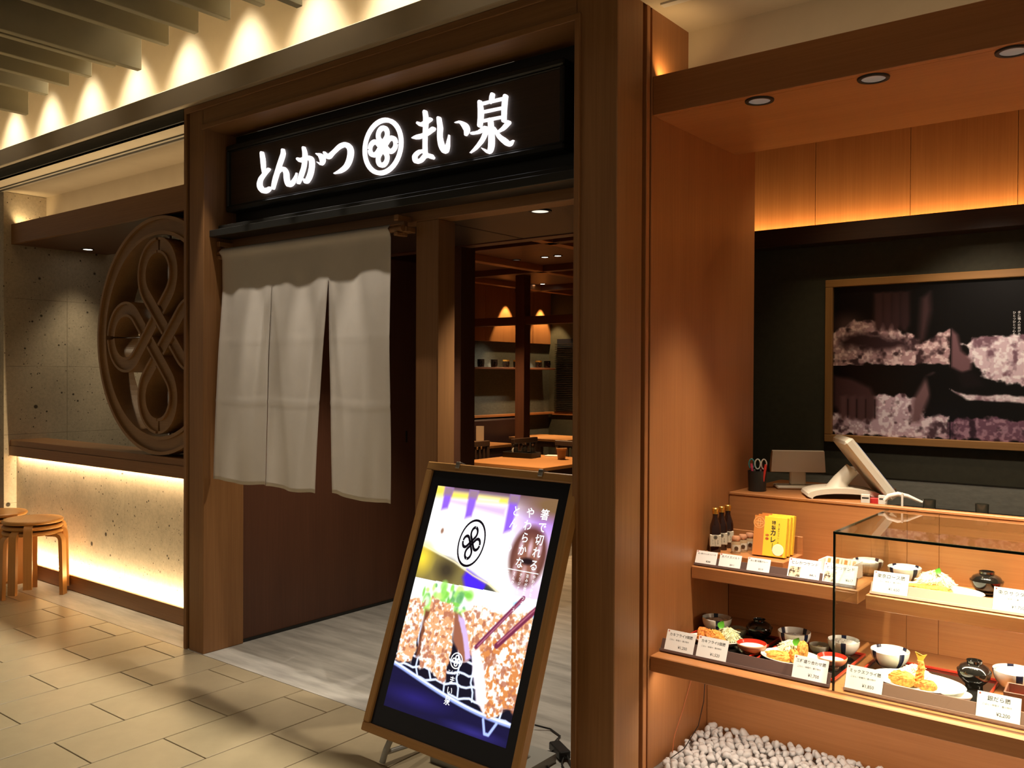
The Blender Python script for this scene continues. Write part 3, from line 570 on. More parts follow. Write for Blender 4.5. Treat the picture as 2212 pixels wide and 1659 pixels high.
# ------------------------------------------------------------------ noren curtain
nr = thing('noren_curtain', 'off-white linen split curtain hanging from a wooden rod in the entrance', 'curtain', (0, 0, 0))
def nz(u, t, s):        # fold pattern, metres
    return (0.020*math.sin(7.1*u+1.3*s)+0.015*math.sin(17*u+2.2*s+1.8*t)+0.011*math.sin(29*u-3.2*t+s)+0.004*math.sin(61*u+5*t))
TX = [-4.166, -3.737, -3.297, -2.876]; B0 = [-4.187, -3.728, -3.232]; B1 = [-3.742, -3.318, -2.824]
vs, fs, idx = [], [], {}
NU, NV = 30, 64; ZT, ZB, ZS = 2.172, 0.936, 1.955
def vert(key, p):
    if key not in idx: idx[key] = len(vs); vs.append(p)
    return idx[key]
for p in range(3):
    for i in range(NU+1):
        for j in range(NV+1):
            u = i/NU; t = j/NV; z = ZT+(ZB-ZT)*t
            xt = TX[p]+(TX[p+1]-TX[p])*u; xb = B0[p]+(B1[p]-B0[p])*u
            s = max(0, (ZS-z)/(ZS-ZB)); x = xt+(xb-xt)*s**1.15
            amp = min(1, max(0, (2.12-z)/0.25))*(0.35+0.65*s)
            edge = math.exp(-((1-abs(2*u-1))/0.10)**2)*min(1, s*3)
            g = (x+4.2)/1.35
            fold = nz(g*1.2+0.25*p, t, p*2.1)*amp + 0.018*math.sin(PI*u)*s*(1 if p != 1 else -0.6) - 0.016*edge*(1 if p != 1 else 0.7)
            crease = sum(0.0022*math.exp(-((t-c)/0.006)**2) for c in (0.40, 0.66)) if p != 9 else 0
            rid = 0.0
            for sx_ in (TX[1], TX[2]):
                dz_ = ZS-z
                if dz_ > 0: rid -= 0.010*min(1, dz_/0.10)*math.exp(-((abs(x-sx_)-0.025-0.16*dz_)/0.022)**2)*math.exp(-dz_/0.55)
            y = 2.790-0.034*s+fold*0.62-crease+rid
            if z > 2.13:                                   # sleeve round the rod
                q = (z-2.13)/0.042; y -= 0.020*math.sin(PI*q*0.95)
            zz = z-0.014*(1-math.cos(2*PI*u))*0.5*s+(0.012*(0.5-u) if p == 2 else 0)*s
            key = (p, i, j) if s > 0 else ('h', p*NU+i, j)
            vert(key, (x, y, zz))
for p in range(3):
    for i in range(NU):
        for j in range(NV):
            def K(i_, j_):
                z = ZT+(ZB-ZT)*j_/NV
                return idx[(p, i_, j_)] if ZS-z > 0 else idx[('h', p*NU+i_, j_)]
            fs.append((K(i, j), K(i+1, j), K(i+1, j+1), K(i, j+1)))
nm_ = bpy.data.meshes.new('cloth'); nm_.from_pydata(vs, [], fs); nm_.materials.append(LINEN)
nm_.polygons.foreach_set('use_smooth', [True]*len(nm_.polygons))
clo = place('cloth', nm_, nr); so = clo.modifiers.new('thickness', 'SOLIDIFY'); so.thickness = 0.0014; so.offset = 0
MB().cyl((-4.20, 2.792, 2.150), (-2.80, 2.792, 2.150), 0.0145, n=18).build('rod', PORTALX, nr, True)
for x in (-4.183, -2.83):
    b = MB().bbox(x-0.014, x+0.014, 2.775, 2.865, 2.185, 2.212, 0.003).bbox(x-0.012, x+0.012, 2.772, 2.812, 2.118, 2.134, 0.003).bbox(x-0.012, x+0.012, 2.812, 2.840, 2.118, 2.20, 0.003)
    b.build('bracket', PORTAL, nr)
MB().bbox(-2.845, -2.79, 2.80, 2.862, 2.135, 2.16, 0.003).build('bracket_arm', PORTAL, nr)

# ------------------------------------------------------------------ illuminated poster board
def s2l(a): a = np.clip(a, 0, 1); return np.where(a <= 0.04045, a/12.92, ((a+0.055)/1.055)**2.4)
def vnoise(h, w, n, seed):
    r = np.random.RandomState(seed); gy = max(2, int(n)); gx = max(2, int(n*w/h)); g = r.rand(gy+2, gx+2)
    y = np.linspace(0, gy, h); x = np.linspace(0, gx, w); yi = y.astype(int); xi = x.astype(int); fy = (y-yi)[:, None]; fx = (x-xi)[None]
    fy = fy*fy*(3-2*fy); fx = fx*fx*(3-2*fx)
    a = g[yi][:, xi]; b = g[yi][:, xi+1]; c = g[yi+1][:, xi]; d = g[yi+1][:, xi+1]
    return a*(1-fx)*(1-fy)+b*fx*(1-fy)+c*(1-fx)*fy+d*fx*fy
def fbm(h, w, n, seed, o=4): return sum(vnoise(h, w, n*2**k, seed+k)/2**k for k in range(o))/sum(1/2**k for k in range(o))
class Paint:
    def __init__(s, w, h, col): s.w, s.h = w, h; s.a = np.ones((h, w, 3))*np.array(col)/255.; s.v, s.u = np.mgrid[0:h, 0:w]; s.u = (s.u+.5)/w; s.v = (s.v+.5)/h; s.asp = h/w
    def mix(s, m, col): c = np.array(col)/255. if not isinstance(col, np.ndarray) else col; s.a = s.a*(1-m[..., None])+c*m[..., None]
    def soft(s, d, e): return np.clip(0.5-d/e, 0, 1)
    def poly(s, pts, col, e=0.008, warp=0, seed=1, wn=14):
        u = s.u; v = s.v
        if warp: u = u+(fbm(s.h, s.w, wn, seed)-.5)*warp; v = v+(fbm(s.h, s.w, wn, seed+50)-.5)*warp
        d = np.full(u.shape, 1e9); ins = np.zeros(u.shape, bool); n = len(pts)
        for i in range(n):
            (x0, y0), (x1, y1) = pts[i], pts[(i+1) % n]
            ex, ey = x1-x0, y1-y0; t = np.clip(((u-x0)*ex+(v-y0)*ey)/(ex*ex+ey*ey+1e-12), 0, 1)
            d = np.minimum(d, np.hypot(u-x0-t*ex, v-y0-t*ey))
            c = ((y0 > v) != (y1 > v)) & (u < ex*(v-y0)/(ey+1e-12)+x0); ins ^= c
        m = s.soft(np.where(ins, -d, d), e); s.mix(m, col); return m
    def line(s, pts, w, col, e=0.004):
        d = np.full(s.u.shape, 1e9)
        for (x0, y0), (x1, y1) in zip(pts, pts[1:]):
            ex, ey = x1-x0, (y1-y0)*s.asp; t = np.clip(((s.u-x0)*ex+(s.v-y0)*s.asp*ey)/(ex*ex+ey*ey+1e-12), 0, 1)
            d = np.minimum(d, np.hypot(s.u-x0-t*ex, (s.v-y0)*s.asp-t*ey))
        s.mix(s.soft(d-w/2, e), col)
    def blob(s, x, y, rx, ry, col, e=0.3, k=1.0): s.mix(k*np.clip((1-np.hypot((s.u-x)/rx, (s.v-y)/ry))/e, 0, 1), col)
    def obj(s, name, x0, x1, z0, z1, y, parent, strength=None, rough=0.4):
        h, w = s.h, s.w
        X = x0+(x1-x0)*np.arange(w+1)/w; Z = z1+(z0-z1)*np.arange(h+1)/h
        XX, ZZ = np.meshgrid(X, Z); vs_ = np.stack([XX.ravel(), np.full(XX.size, y), ZZ.ravel()], 1)
        i = (np.arange(h)[:, None]*(w+1)+np.arange(w)[None]).ravel(); q = np.stack([i, i+w+1, i+w+2, i+1], 1)
        me = bpy.data.meshes.new(name); me.from_pydata(vs_.tolist(), [], q.tolist())
        at = me.color_attributes.new('print', 'FLOAT_COLOR', 'CORNER')
        c = np.concatenate([s2l(s.a).reshape(-1, 3), np.ones((h*w, 1))], 1); at.data.foreach_set('color', np.repeat(c, 4, axis=0).astype(np.float32).ravel())
        m = mat(name+'_print', (0.5, 0.5, 0.5), rough); N, L, P = nodes(m); an = N.new('ShaderNodeVertexColor'); an.layer_name = 'print'
        if strength: P.inputs['Base Color'].default_value = (0.01, 0.01, 0.01, 1); L.new(an.outputs['Color'], P.inputs['Emission Color']); P.inputs['Emission Strength'].default_value = strength
        else: L.new(an.outputs['Color'], P.inputs['Base Color'])
        m.cycles.emission_sampling = 'NONE'
        me.materials.append(m)
        return place(name, me, parent)

def panko(p, pts, seed, base=(226, 164, 116), hi=(255, 246, 234), lo=(172, 104, 78), warp=0.045, e=0.012):
    n1 = fbm(p.h, p.w, 80, seed, 2); n2 = fbm(p.h, p.w, 52, seed+9, 2); n3 = fbm(p.h, p.w, 8, seed+19, 2)
    t = np.clip((n1*0.7+n3*0.3-0.50)*7+0.45, 0, 1)[..., None]; k = np.clip((0.44-n2)*5, 0, 0.85)[..., None]
    col = np.array(base)/255.*(1-t)+np.array(hi)/255.*t; col = col*(1-k)+np.array(lo)/255.*k
    return p.poly(pts, col, e, warp, seed, 26)
P = Paint(300, 420, (255, 255, 255))
# upper picture: glowing curtain
P.mix(np.clip((P.u-0.60)/0.30, 0, 1)*np.clip((0.32-P.v)/0.22, 0, 1), (176, 128, 214))
P.mix(np.clip((0.05-P.v)/0.05, 0, 1)*np.clip((P.u-0.02)/0.1, 0, 1), (96, 66, 84))
P.blob(1.02, 0.03, 0.42, 0.085, (122, 92, 62), 0.7)
P.poly([(0.10, 0.055), (0.62, 0.06), (0.62, 0.105), (0.10, 0.07)], (214, 184, 246), 0.03)
P.poly([(0.12, 0.022), (0.30, 0.020), (0.30, 0.045), (0.12, 0.05)], (255, 224, 96), 0.02)
P.poly([(0.36, 0.022), (0.62, 0.022), (0.62, 0.044), (0.36, 0.052)], (255, 222, 90), 0.02)
P.poly([(0.37, 0.030), (0.55, 0.030), (0.55, 0.046), (0.37, 0.05)], (255, 252, 224), 0.02)
P.blob(0.02, 0.02, 0.14, 0.05, (250, 214, 80), 0.8)
for x in (0.10, 0.32, 0.66): P.poly([(x-0.03, 0.0), (x+0.045, 0.0), (x+0.035, 0.09+0.10*x), (x-0.02, 0.10+0.11*x)], (140, 92, 232), 0.02)
for x in (0.10, 0.32, 0.66): P.poly([(x-0.03, 0.0), (x+0.045, 0.0), (x+0.045, 0.04), (x-0.03, 0.04)], (150, 120, 140), 0.02)
P.blob(0.135, 0.205, 0.018, 0.018, (150, 110, 90), 0.6)
low = [(-0.05, 0.285), (0.10, 0.300), (0.30, 0.332), (0.48, 0.375), (0.62, 0.398), (0.80, 0.455), (0.80, 0.47), (-0.05, 0.47)]
P.poly(low, (132, 116, 62), 0.02)
P.blob(0.02, 0.34, 0.13, 0.10, (246, 214, 60), 0.9); P.blob(0.25, 0.375, 0.13, 0.075, (62, 52, 36), 0.8); P.blob(0.42, 0.40, 0.12, 0.05, (120, 108, 66), 0.8)
m_low = P.u*0
P.poly([(0.42, 0.355), (0.60, 0.398), (0.62, 0.44), (0.44, 0.44), (0.40, 0.39)], (70, 36, 232), 0.03)
P.poly([(0.60, 0.402), (0.80, 0.455), (0.80, 0.47), (0.56, 0.47)], (56, 62, 66), 0.02)
P.line([(0.0, 0.283), (0.10, 0.300), (0.30, 0.332), (0.48, 0.375), (0.62, 0.398), (0.80, 0.455)], 0.008, (250, 236, 190), 0.01)
P.blob(0.96, 0.40, 0.30, 0.12, (226, 184, 244), 0.9, 0.8); P.blob(0.70, 0.37, 0.06, 0.03, (250, 220, 246), 0.9, 0.6)
P.blob(0.865, 0.255, 0.155, 0.145, (92, 46, 36), 0.22, 0.92); P.blob(0.865, 0.26, 0.11, 0.11, (150, 96, 76), 0.5, 0.8)
for x in (0.80, 0.87, 0.94): P.blob(x, 0.22, 0.025, 0.05, (226, 196, 214), 0.8, 0.8); P.blob(x-0.01, 0.33, 0.028, 0.055, (214, 180, 190), 0.8, 0.8)
P.blob(0.87, 0.275, 0.07, 0.02, (30, 14, 20), 0.6)
# lower picture: cutlets on a wire rack
L0 = P.v > 0.432-0.012*P.u
P.mix(L0*1.0, (255, 255, 255))
P.mix(np.clip((P.v-0.60)/0.08, 0, 1)*1.0, (10, 9, 30))
for i in range(90):
    rr = np.random.RandomState(300+i); x = 0.10+0.40*rr.rand(); y = 0.445+0.15*rr.rand()
    P.blob(x, y, 0.014+0.035*rr.rand(), 0.010+0.026*rr.rand(), ((196, 240, 120), (120, 200, 70), (232, 250, 214), (150, 220, 96), (90, 160, 90))[i % 5], 0.5, 0.85)
P.blob(0.98, 0.50, 0.05, 0.03, (130, 190, 240), 0.7); P.blob(0.86, 0.455, 0.04, 0.018, (140, 200, 246), 0.7)
arcY = lambda x: 0.815+0.10*math.sin(min(1, max(0, x))*PI*0.52)**1.1
for k in range(-2, 9):
    x = 0.02+0.115*k; pts = [(x+0.055*t/10*2+0.012*math.sin(t*1.9), 0.60+0.034*t) for t in range(0, 11)]
    P.line([q for q in pts if q[1] < arcY(q[0])], 0.014, (208, 220, 246), 0.006)
for k in range(5):
    y = 0.70+0.052*k; pts = [(t/24, y+0.075*(1-t/24)-0.035*k*(1-t/24)*0.3+0.006*math.sin(t*1.7+k)) for t in range(25)]
    P.line([q for q in pts if q[1] < arcY(q[0])], 0.014, (216, 226, 250), 0.006)
P.mix(np.clip((P.v-(0.822+0.10*np.sin(np.clip(P.u, 0, 1)*PI*0.52)**1.1))/0.012, 0, 1), (15, 12, 54))
P.line([(x/20, arcY(x/20)) for x in range(21)], 0.026, (150, 168, 236), 0.01); P.line([(x/20, arcY(x/20)-0.004) for x in range(21)], 0.012, (230, 238, 255), 0.006)
P.blob(0.25, 0.93, 0.35, 0.05, (44, 34, 130), 0.9, 0.6); P.blob(0.75, 0.985, 0.3, 0.03, (60, 52, 150), 0.9, 0.6)
P.line([(0.80, 0.925), (0.83, 0.975), (0.86, 0.975), (0.90, 0.925)], 0.018, (170, 190, 250), 0.008)
panko(P, [(-0.02, 0.53), (0.13, 0.52), (0.15, 0.60), (0.16, 0.72), (0.14, 0.80), (0.0, 0.80)], 11)
P.poly([(0.155, 0.56), (0.20, 0.56), (0.21, 0.75), (0.17, 0.77)], (120, 66, 44), 0.02)
panko(P, [(0.19, 0.50), (0.36, 0.51), (0.41, 0.56), (0.44, 0.70), (0.46, 0.82), (0.40, 0.83), (0.33, 0.80), (0.21, 0.80), (0.18, 0.66)], 23)
P.poly([(0.40, 0.54), (0.47, 0.55), (0.60, 0.72), (0.56, 0.735), (0.44, 0.66)], (150, 92, 70), 0.015)
panko(P, [(0.44, 0.53), (0.62, 0.49), (0.80, 0.505), (0.98, 0.47), (1.02, 0.60), (1.0, 0.74), (0.66, 0.70), (0.58, 0.69)], 37)
P.poly([(0.44, 0.55), (0.49, 0.56), (0.61, 0.705), (0.57, 0.72)], (206, 176, 226), 0.012, 0.02, 5)
panko(P, [(0.62, 0.68), (0.74, 0.62), (0.88, 0.60), (1.0, 0.65), (1.02, 0.86), (0.93, 0.87), (0.88, 0.90), (0.78, 0.91), (0.74, 0.86)], 51, (210, 132, 72))
P.poly([(0.605, 0.685), (0.66, 0.66), (0.72, 0.72), (0.78, 0.82), (0.80, 0.905), (0.72, 0.87)], (252, 240, 250), 0.015, 0.03, 7)
P.line([(0.90, 0.425), (0.63, 0.66)], 0.026, (112, 44, 74), 0.008); P.line([(0.905, 0.425), (0.64, 0.655)], 0.008, (170, 96, 120), 0.006)
P.line([(1.02, 0.45), (0.78, 0.635)], 0.034, (112, 40, 68), 0.008); P.line([(1.02, 0.445), (0.785, 0.625)], 0.010, (168, 92, 112), 0.006)

LEAN = math.atan2(0.37, 1.027)
bd = thing('poster_stand', 'leaning wood-framed illuminated poster of breaded cutlets in front of the entrance', 'poster stand', (-2.21, 2.368, 0.10), (-LEAN, 0, math.radians(-1.5)))
BW, BH, FW = 0.785, 1.095, 0.034
for nm, a, m in (('frame_rail', (-BW/2, BW/2, -0.012, 0.03, 0, FW), OAKX), ('frame_rail', (-BW/2, BW/2, -0.012, 0.03, BH-FW, BH), OAKX), ('frame_stile', (-BW/2, -BW/2+FW, -0.012, 0.03, FW, BH-FW), OAK), ('frame_stile', (BW/2-FW, BW/2, -0.012, 0.03, FW, BH-FW), OAK)):
    MB().bbox(*a, 0.004).build(nm, m, bd)
MB().box(-BW/2+FW, BW/2-FW, 0.002, 0.028, FW, BH-FW).build('mat_board', mat('navy_mat', (0.008, 0.009, 0.016), 0.25), bd)
PX0, PX1, PZ0, PZ1 = -0.312, 0.312, 0.112, 0.998
scr = P.obj('poster', PX0, PX1, PZ0, PZ1, 0.0012, bd, 1.25)
PW, PH = PX1-PX0, PZ1-PZ0
def pu(u, v): return PX0+PW*u, PZ1-PH*v
INKW = emat('poster_white', (1, 1, 1), 1.3); NAVY = mat('poster_navy', (0.014, 0.008, 0.06), 0.5)
ex, ez = pu(0.405, 0.238)
em_ = emblem_mb(0.092, 0.10, 0.13, 0.0003, y=0.0004, arc=18).build('emblem_print', NAVY, scr, loc=(ex, 0, ez), rot=(0, 0.10, 0)); em_.scale = (0.74, 1, 1.04)
def vt(s, u, v, size, sq=0.9, bd_=0.0): x, z = pu(u, v); return (s, x, z, size, True, sq, bd_)
for hl, hu in (('箸で切れる', 0.925), ('やわらかな', 0.815), ('とんかつ', 0.705)): letters([vt(hl, hu, 0.075, 0.044, 0.9, 0.012)], INKW, 'headline_print', scr, y=0.0004)
letters([vt('やわらかな食感と', 0.945, 0.335, 0.0150), vt('旨みが際立つように', 0.895, 0.335, 0.0150), vt('オリジナルのソース', 0.845, 0.335, 0.0150), vt('とんかつまい泉が', 0.795, 0.335, 0.0150), vt('こだわりました', 0.745, 0.335, 0.0150)], INKW, 'small_print', scr, y=0.0004)
x0, z0 = pu(0.70, 0.318); x1, _ = pu(0.97, 0.318)
MB().box(x0, x1, 0.0003, 0.0006, z0-0.0016, z0+0.0016).build('rule_print', INKW, scr)
ex, ez = pu(0.505, 0.735); emblem_mb(0.030, 0.13, 0.15, 0.0003, cx=ex, cz=ez, y=0.0004, n=28, arc=14).build('emblem_print', INKW, scr)
tx, tz = pu(0.505, 0.785)
letters([('とんかつ', tx, tz, 0.0155), ('まい泉', tx, tz-0.03, 0.034, True, 0.9, 0.01)], INKW, 'name_print', scr, y=0.0004)
for x in (-0.215, 0.215):
    MB().bbox(x-0.011, x+0.011, -0.018, 0.022, BH-0.006, BH+0.008, 0.002).bbox(x-0.011, x+0.011, -0.018, -0.013, BH-0.02, BH+0.006, 0.002).build('clip', STEEL, bd)
Mi = bd.matrix_basis.inverted() if False else Matrix.LocRotScale(bd.location, bd.rotation_euler, None).inverted()
def lp(p): return tuple(Mi @ Vector(p))
bd_feet = MB()
for x in (-2.46, -2.06):
    bd_feet = MB().tube([lp((x, 2.40, 0.10)), lp((x, 2.37, 0.06)), lp((x-0.01, 2.36, 0.012))], 0.012, 10); bd_feet.build('front_leg', GREYP, bd, True)
    MB().tube([lp((x, 2.45, 0.20)), lp((x+0.03, 2.72, 0.022))], 0.011, 10).build('back_leg', GREYP, bd, True)
MB().tube([lp((-2.46, 2.365, 0.05)), lp((-2.43, 2.72, 0.03))], 0.010, 8).build('brace', GREYP, bd, True)
b = MB(); b.add([lp(p) for p in [(x, y, z) for x in (-2.35, -1.965) for y in (2.50, 2.80) for z in (0.0005, 0.035)]], [(0, 1, 3, 2), (4, 6, 7, 5), (0, 4, 5, 1), (2, 3, 7, 6), (0, 2, 6, 4), (1, 5, 7, 3)])
b.build('base_plate', GREYP, bd)
# adapter and cables on the floor
ad = thing('power_adapter', 'black brick power adapter with cables on the grey floor behind poster', 'power adapter', (-1.99, 2.86, 0.0), (0, 0, math.radians(-32)))
MB().bbox(-0.055, 0.055, -0.024, 0.024, 0.004, 0.038, 0.004).build('brick', mat('adapter_black', (0.012, 0.012, 0.012), 0.4), ad)
CAB = mat('cable_black', (0.015, 0.014, 0.013), 0.5)
for pts in ([(-0.055, 0, 0.02), (-0.10, 0.02, 0.012), (-0.16, 0.07, 0.006), (-0.24, 0.06, 0.006), (-0.27, 0.0, 0.02)], [(0.055, 0.008, 0.02), (0.11, 0.0, 0.008), (0.22, -0.01, 0.006), (0.34, 0.0, 0.006)], [(0.055, -0.008, 0.016), (0.09, -0.03, 0.007), (0.20, -0.05, 0.006), (0.34, -0.06, 0.006)], [(-0.02, -0.024, 0.012), (-0.05, -0.06, 0.006), (0.03, -0.09, 0.006), (0.2, -0.085, 0.006)]):
    MB().tube(pts, 0.0035, 6).build('cable', CAB, ad, True)

# ================================================================== DISPLAY COUNTER
struct('trim_17', MB().bbox(-1.643, 1.2, 2.955, 3.66, 0.382, 0.442, 0.003), WOODX)        # lower shelf
struct('trim_18', MB().bbox(-1.643, -0.980, 3.293, 3.655, 0.676, 0.726, 0.003), WOODX)    # upper shelf
struct('trim_18', MB().bbox(-0.955, 1.2, 3.293, 3.655, 0.664, 0.716, 0.003), WOODX)       # upper shelf in the case
wc = structure('wall_counter')
for a, b in ((-1.643, -0.905), (-0.905, -0.79), (-0.79, 0.1), (0.1, 1.2)):
    MB().bbox(a+0.0006, b-0.0006, 3.656, 3.69, 0.442, 0.980, 0.001).build('panel', WOODX, wc)
MB().bbox(-1.643, 1.2, 3.45, 3.48, 0.0, 0.382, 0.001).build('panel', WOODX, wc)
tag(MB().bbox(-1.643, -1.10, 3.653, 4.25, 0.9805, 0.992, 0.002).bbox(-1.105, 1.2, 3.653, 3.69, 0.9805, 0.992, 0.002).build('counter_top', WOODX), 'long wooden counter top behind the food display', 'counter')

tag(MB().bbox(-1.10, 1.2, 3.692, 4.25, 0.885, 0.920, 0.003).build('worktop', BLACKM), 'lower dark worktop behind the wooden counter', 'worktop')
GLASS = bpy.data.materials.new('clear_glass'); GLASS.use_nodes = True
_n = GLASS.node_tree.nodes; _n.clear(); _l = GLASS.node_tree.links
_t = _n.new('ShaderNodeBsdfTransparent'); _t.inputs[0].default_value = (0.93, 0.95, 0.93, 1)
_g = _n.new('ShaderNodeBsdfGlossy'); _g.inputs['Roughness'].default_value = 0.01
_fr = _n.new('ShaderNodeFresnel'); _fr.inputs[0].default_value = 1.5
_m = _n.new('ShaderNodeMixShader'); _o = _n.new('ShaderNodeOutputMaterial')
_geo = _n.new('ShaderNodeNewGeometry'); _inv = _n.new('ShaderNodeMath'); _inv.operation = 'SUBTRACT'; _inv.inputs[0].default_value = 1.0; _l.new(_geo.outputs['Backfacing'], _inv.inputs[1])
_mu = _n.new('ShaderNodeMath'); _mu.operation = 'MULTIPLY'; _l.new(_fr.outputs[0], _mu.inputs[0]); _l.new(_inv.outputs[0], _mu.inputs[1]); _l.new(_mu.outputs[0], _m.inputs[0]); _l.new(_t.outputs[0], _m.inputs[1]); _l.new(_g.outputs[0], _m.inputs[2]); _l.new(_m.outputs[0], _o.inputs[0])
EDGE = mat('glass_edge', (0.006, 0.016, 0.008), 0.15)
gc = thing('glass_case', 'clear glass cover over the right half of the food display', 'glass case')
GX, GY, GZ = -0.978, 3.008, 0.980
MB().box(GX+0.008, 1.2, GY, GY+0.006, 0.4435, GZ-0.008).build('pane', GLASS, gc)
MB().box(GX, GX+0.006, GY+0.008, 3.652, 0.728, GZ-0.008).build('pane', GLASS, gc)
MB().box(GX+0.006, 1.2, GY+0.006, 3.652, GZ-0.006, GZ).build('pane', GLASS, gc)
MB().box(GX, 1.2, GY-0.001, GY+0.006, GZ-0.008, GZ).build('glass_edge', EDGE, gc)
MB().box(GX, GX+0.007, GY, GY+0.007, 0.4435, GZ-0.008).build('glass_edge', EDGE, gc)
MB().box(GX, GX+0.006, GY+0.006, 3.652, GZ-0.006, GZ).build('glass_edge', EDGE, gc)

# ------------------------------------------------------------------ crockery
GLAZE = mottled('white_glaze', (0.72, 0.70, 0.64), (0.80, 0.78, 0.73), 30, 0.25)
NAVYG = mat('navy_glaze', (0.012, 0.016, 0.045), 0.25)
LACQ = mat('black_lacquer', (0.008, 0.007, 0.006), 0.12, coat=0.6)
REDL = mat('red_lacquer', (0.50, 0.030, 0.014), 0.2)
CLAY = mottled('grey_clay', (0.38, 0.34, 0.27), (0.46, 0.42, 0.34), 40, 0.5)
PORC = mat('white_porcelain', (0.80, 0.77, 0.70), 0.2)
PEACH = mat('peach_glaze', (0.62, 0.34, 0.20), 0.35)
RICE = mottled('rice', (0.68, 0.65, 0.60), (0.82, 0.80, 0.76), 160, 0.6, bump=0.8)
BREAD = mottled('panko', (0.60, 0.235, 0.030), (0.80, 0.40, 0.075), 120, 0.75, bump=1.0, lo=0.40, hi=0.58)
BREADR = mottled('panko_dark', (0.50, 0.13, 0.02), (0.76, 0.30, 0.045), 110, 0.75, bump=1.0, lo=0.40, hi=0.58)
CABB = mottled('cabbage', (0.74, 0.76, 0.42), (0.90, 0.90, 0.66), 40, 0.5)
LEAFM = mat('leaf_green', (0.10, 0.42, 0.025), 0.45)
BROCC = mottled('broccoli', (0.02, 0.16, 0.015), (0.07, 0.36, 0.03), 90, 0.7, bump=1.0)
YOLK = mat('yellow_food', (0.85, 0.50, 0.06), 0.4)
def bowl_prof(r, h, th=0.004, foot=0.42):
    o = [(r*foot, 0.0), (r*foot, 0.006), (r*(foot+0.08), 0.008)]; n = 8
    for i in range(1, n+1): t = i/n; o.append((r*(foot+0.08+(1-foot-0.08)*math.sin(t*PI/2)**0.85), 0.008+(h-0.008)*t**1.25))
    i_ = [(x-th, z+0.001) for x, z in o[::-1][1:-2]]
    return o+[(r-th*0.4, h+0.0015)]+i_+[(0.0001, i_[-1][1])]
def rice_bowl(x, y, z, r, h, label, rz=0.0, fill=0.72, stripes=4, heap=0.010):
    t = thing('rice_bowl', label, 'bowl', (x, y, z), (0, 0, rz), 'striped rice bowls')
    p = bowl_prof(r, h); n = 60; b = MB(); k = len(p)
    b.lathe(p, n)
    mi = []
    for i in range(n):
        ang = (i/n*stripes) % 1.0
        for q in range(k-1):
            mi.append(1 if ang < 0.15 and (q >= 3) else 0)
    b.mi = mi; b.build('bowl', [GLAZE, NAVYG], t, True, 50)
    rn = random.Random(int(abs(x)*1000)); zz = 0.010+(h-0.010)*fill; rr = r*0.84
    rb = MB(); m_ = 9; vs_ = []; N_ = 26
    for j in range(m_+1):
        for i in range(N_):
            q = rr*j/m_; a = 2*PI*i/N_; vs_.append((q*math.cos(a), q*math.sin(a), zz+heap*(1-(j/m_)**2)+rn.uniform(-0.002, 0.002)*(j < m_)))
    rb.add(vs_, [(j*N_+i, j*N_+(i+1) % N_, (j+1)*N_+(i+1) % N_, (j+1)*N_+i) for j in range(m_) for i in range(N_)])
    r_ = rb.build('rice', RICE, t, False); r_['kind'] = 'stuff'
    return t
def cup(x, y, z, r, h, label, food):
    t = thing('pickle_cup', label, 'cup', (x, y, z), group='small pickle cups')
    MB().lathe(bowl_prof(r, h, 0.003, 0.6), 32).build('cup', CLAY, t, True, 50)
    b = MB(); rn = random.Random(3)
    for i in range(7):
        a = i*0.9; q = r*0.42*(i % 3)/2
        b.bbox(q*math.cos(a)-0.008, q*math.cos(a)+0.008, q*math.sin(a)-0.005, q*math.sin(a)+0.005, h*0.45+rn.uniform(0, 0.004), h*0.45+0.010+rn.uniform(0, 0.004), 0.002)
    f = b.build('pickles', food, t); f['kind'] = 'stuff'
def soup(x, y, z, r, label, h=0.08):
    t = thing('soup_bowl', label, 'bowl', (x, y, z), group='lidded black soup bowls')
    MB().lathe([(0.0001, 0.0), (r*0.5, 0.0), (r*0.52, 0.010), (r*0.62, 0.014), (r*0.9, h*0.36), (r, h*0.62), (r*0.985, h*0.64), (r*0.9, h*0.60)], 36).build('bowl', LACQ, t, True, 40)
    MB().lathe([(r*0.955, h*0.60), (r*0.95, h*0.64), (r*0.80, h*0.80), (r*0.50, h*0.90), (r*0.44, h*0.905), (r*0.47, h*1.02), (r*0.43, h*1.025), (r*0.40, h*0.93), (0.0001, h*0.92)], 36).build('lid', LACQ, t, True, 40)
def dish(x, y, z, rx, ry, label, h=0.018, square=False, rz=0.0):
    p = [(0.0001, 0.0), (0.62, 0.0), (0.66, 0.15), (0.86, 0.45), (1.0, 1.0), (0.985, 1.12), (0.84, 0.62), (0.62, 0.28), (0.0001, 0.24)]
    n = 4 if square else 56
    b = MB().lathe([(r_, zz*h) for r_, zz in p], n)
    b.v = [(vx*rx, vy*ry, vz) for vx, vy, vz in b.v]
    return tag(b.build('square_plate' if square else 'plate', PORC, None, not square, 60, (x, y, z), (0, 0, rz)), label, 'plate')
def tray(x0, x1, y0, y1, z, label, face=LACQ):
    t = thing('tray', label, 'tray', ((x0+x1)/2, (y0+y1)/2, z), group='lacquer trays'); a = (x1-x0)/2; b = (y1-y0)/2
    MB().bbox(-a, a, -b, b, 0.0, 0.005, 0.001).build('base', face, t)
    for q in ((-a, a, -b, -b+0.006), (-a, a, b-0.006, b), (-a, -a+0.006, -b+0.006, b-0.006), (a-0.006, a, -b+0.006, b-0.006)):
        MB().bbox(*q, 0.0052, 0.014, 0.001).build('rim', REDL, t)
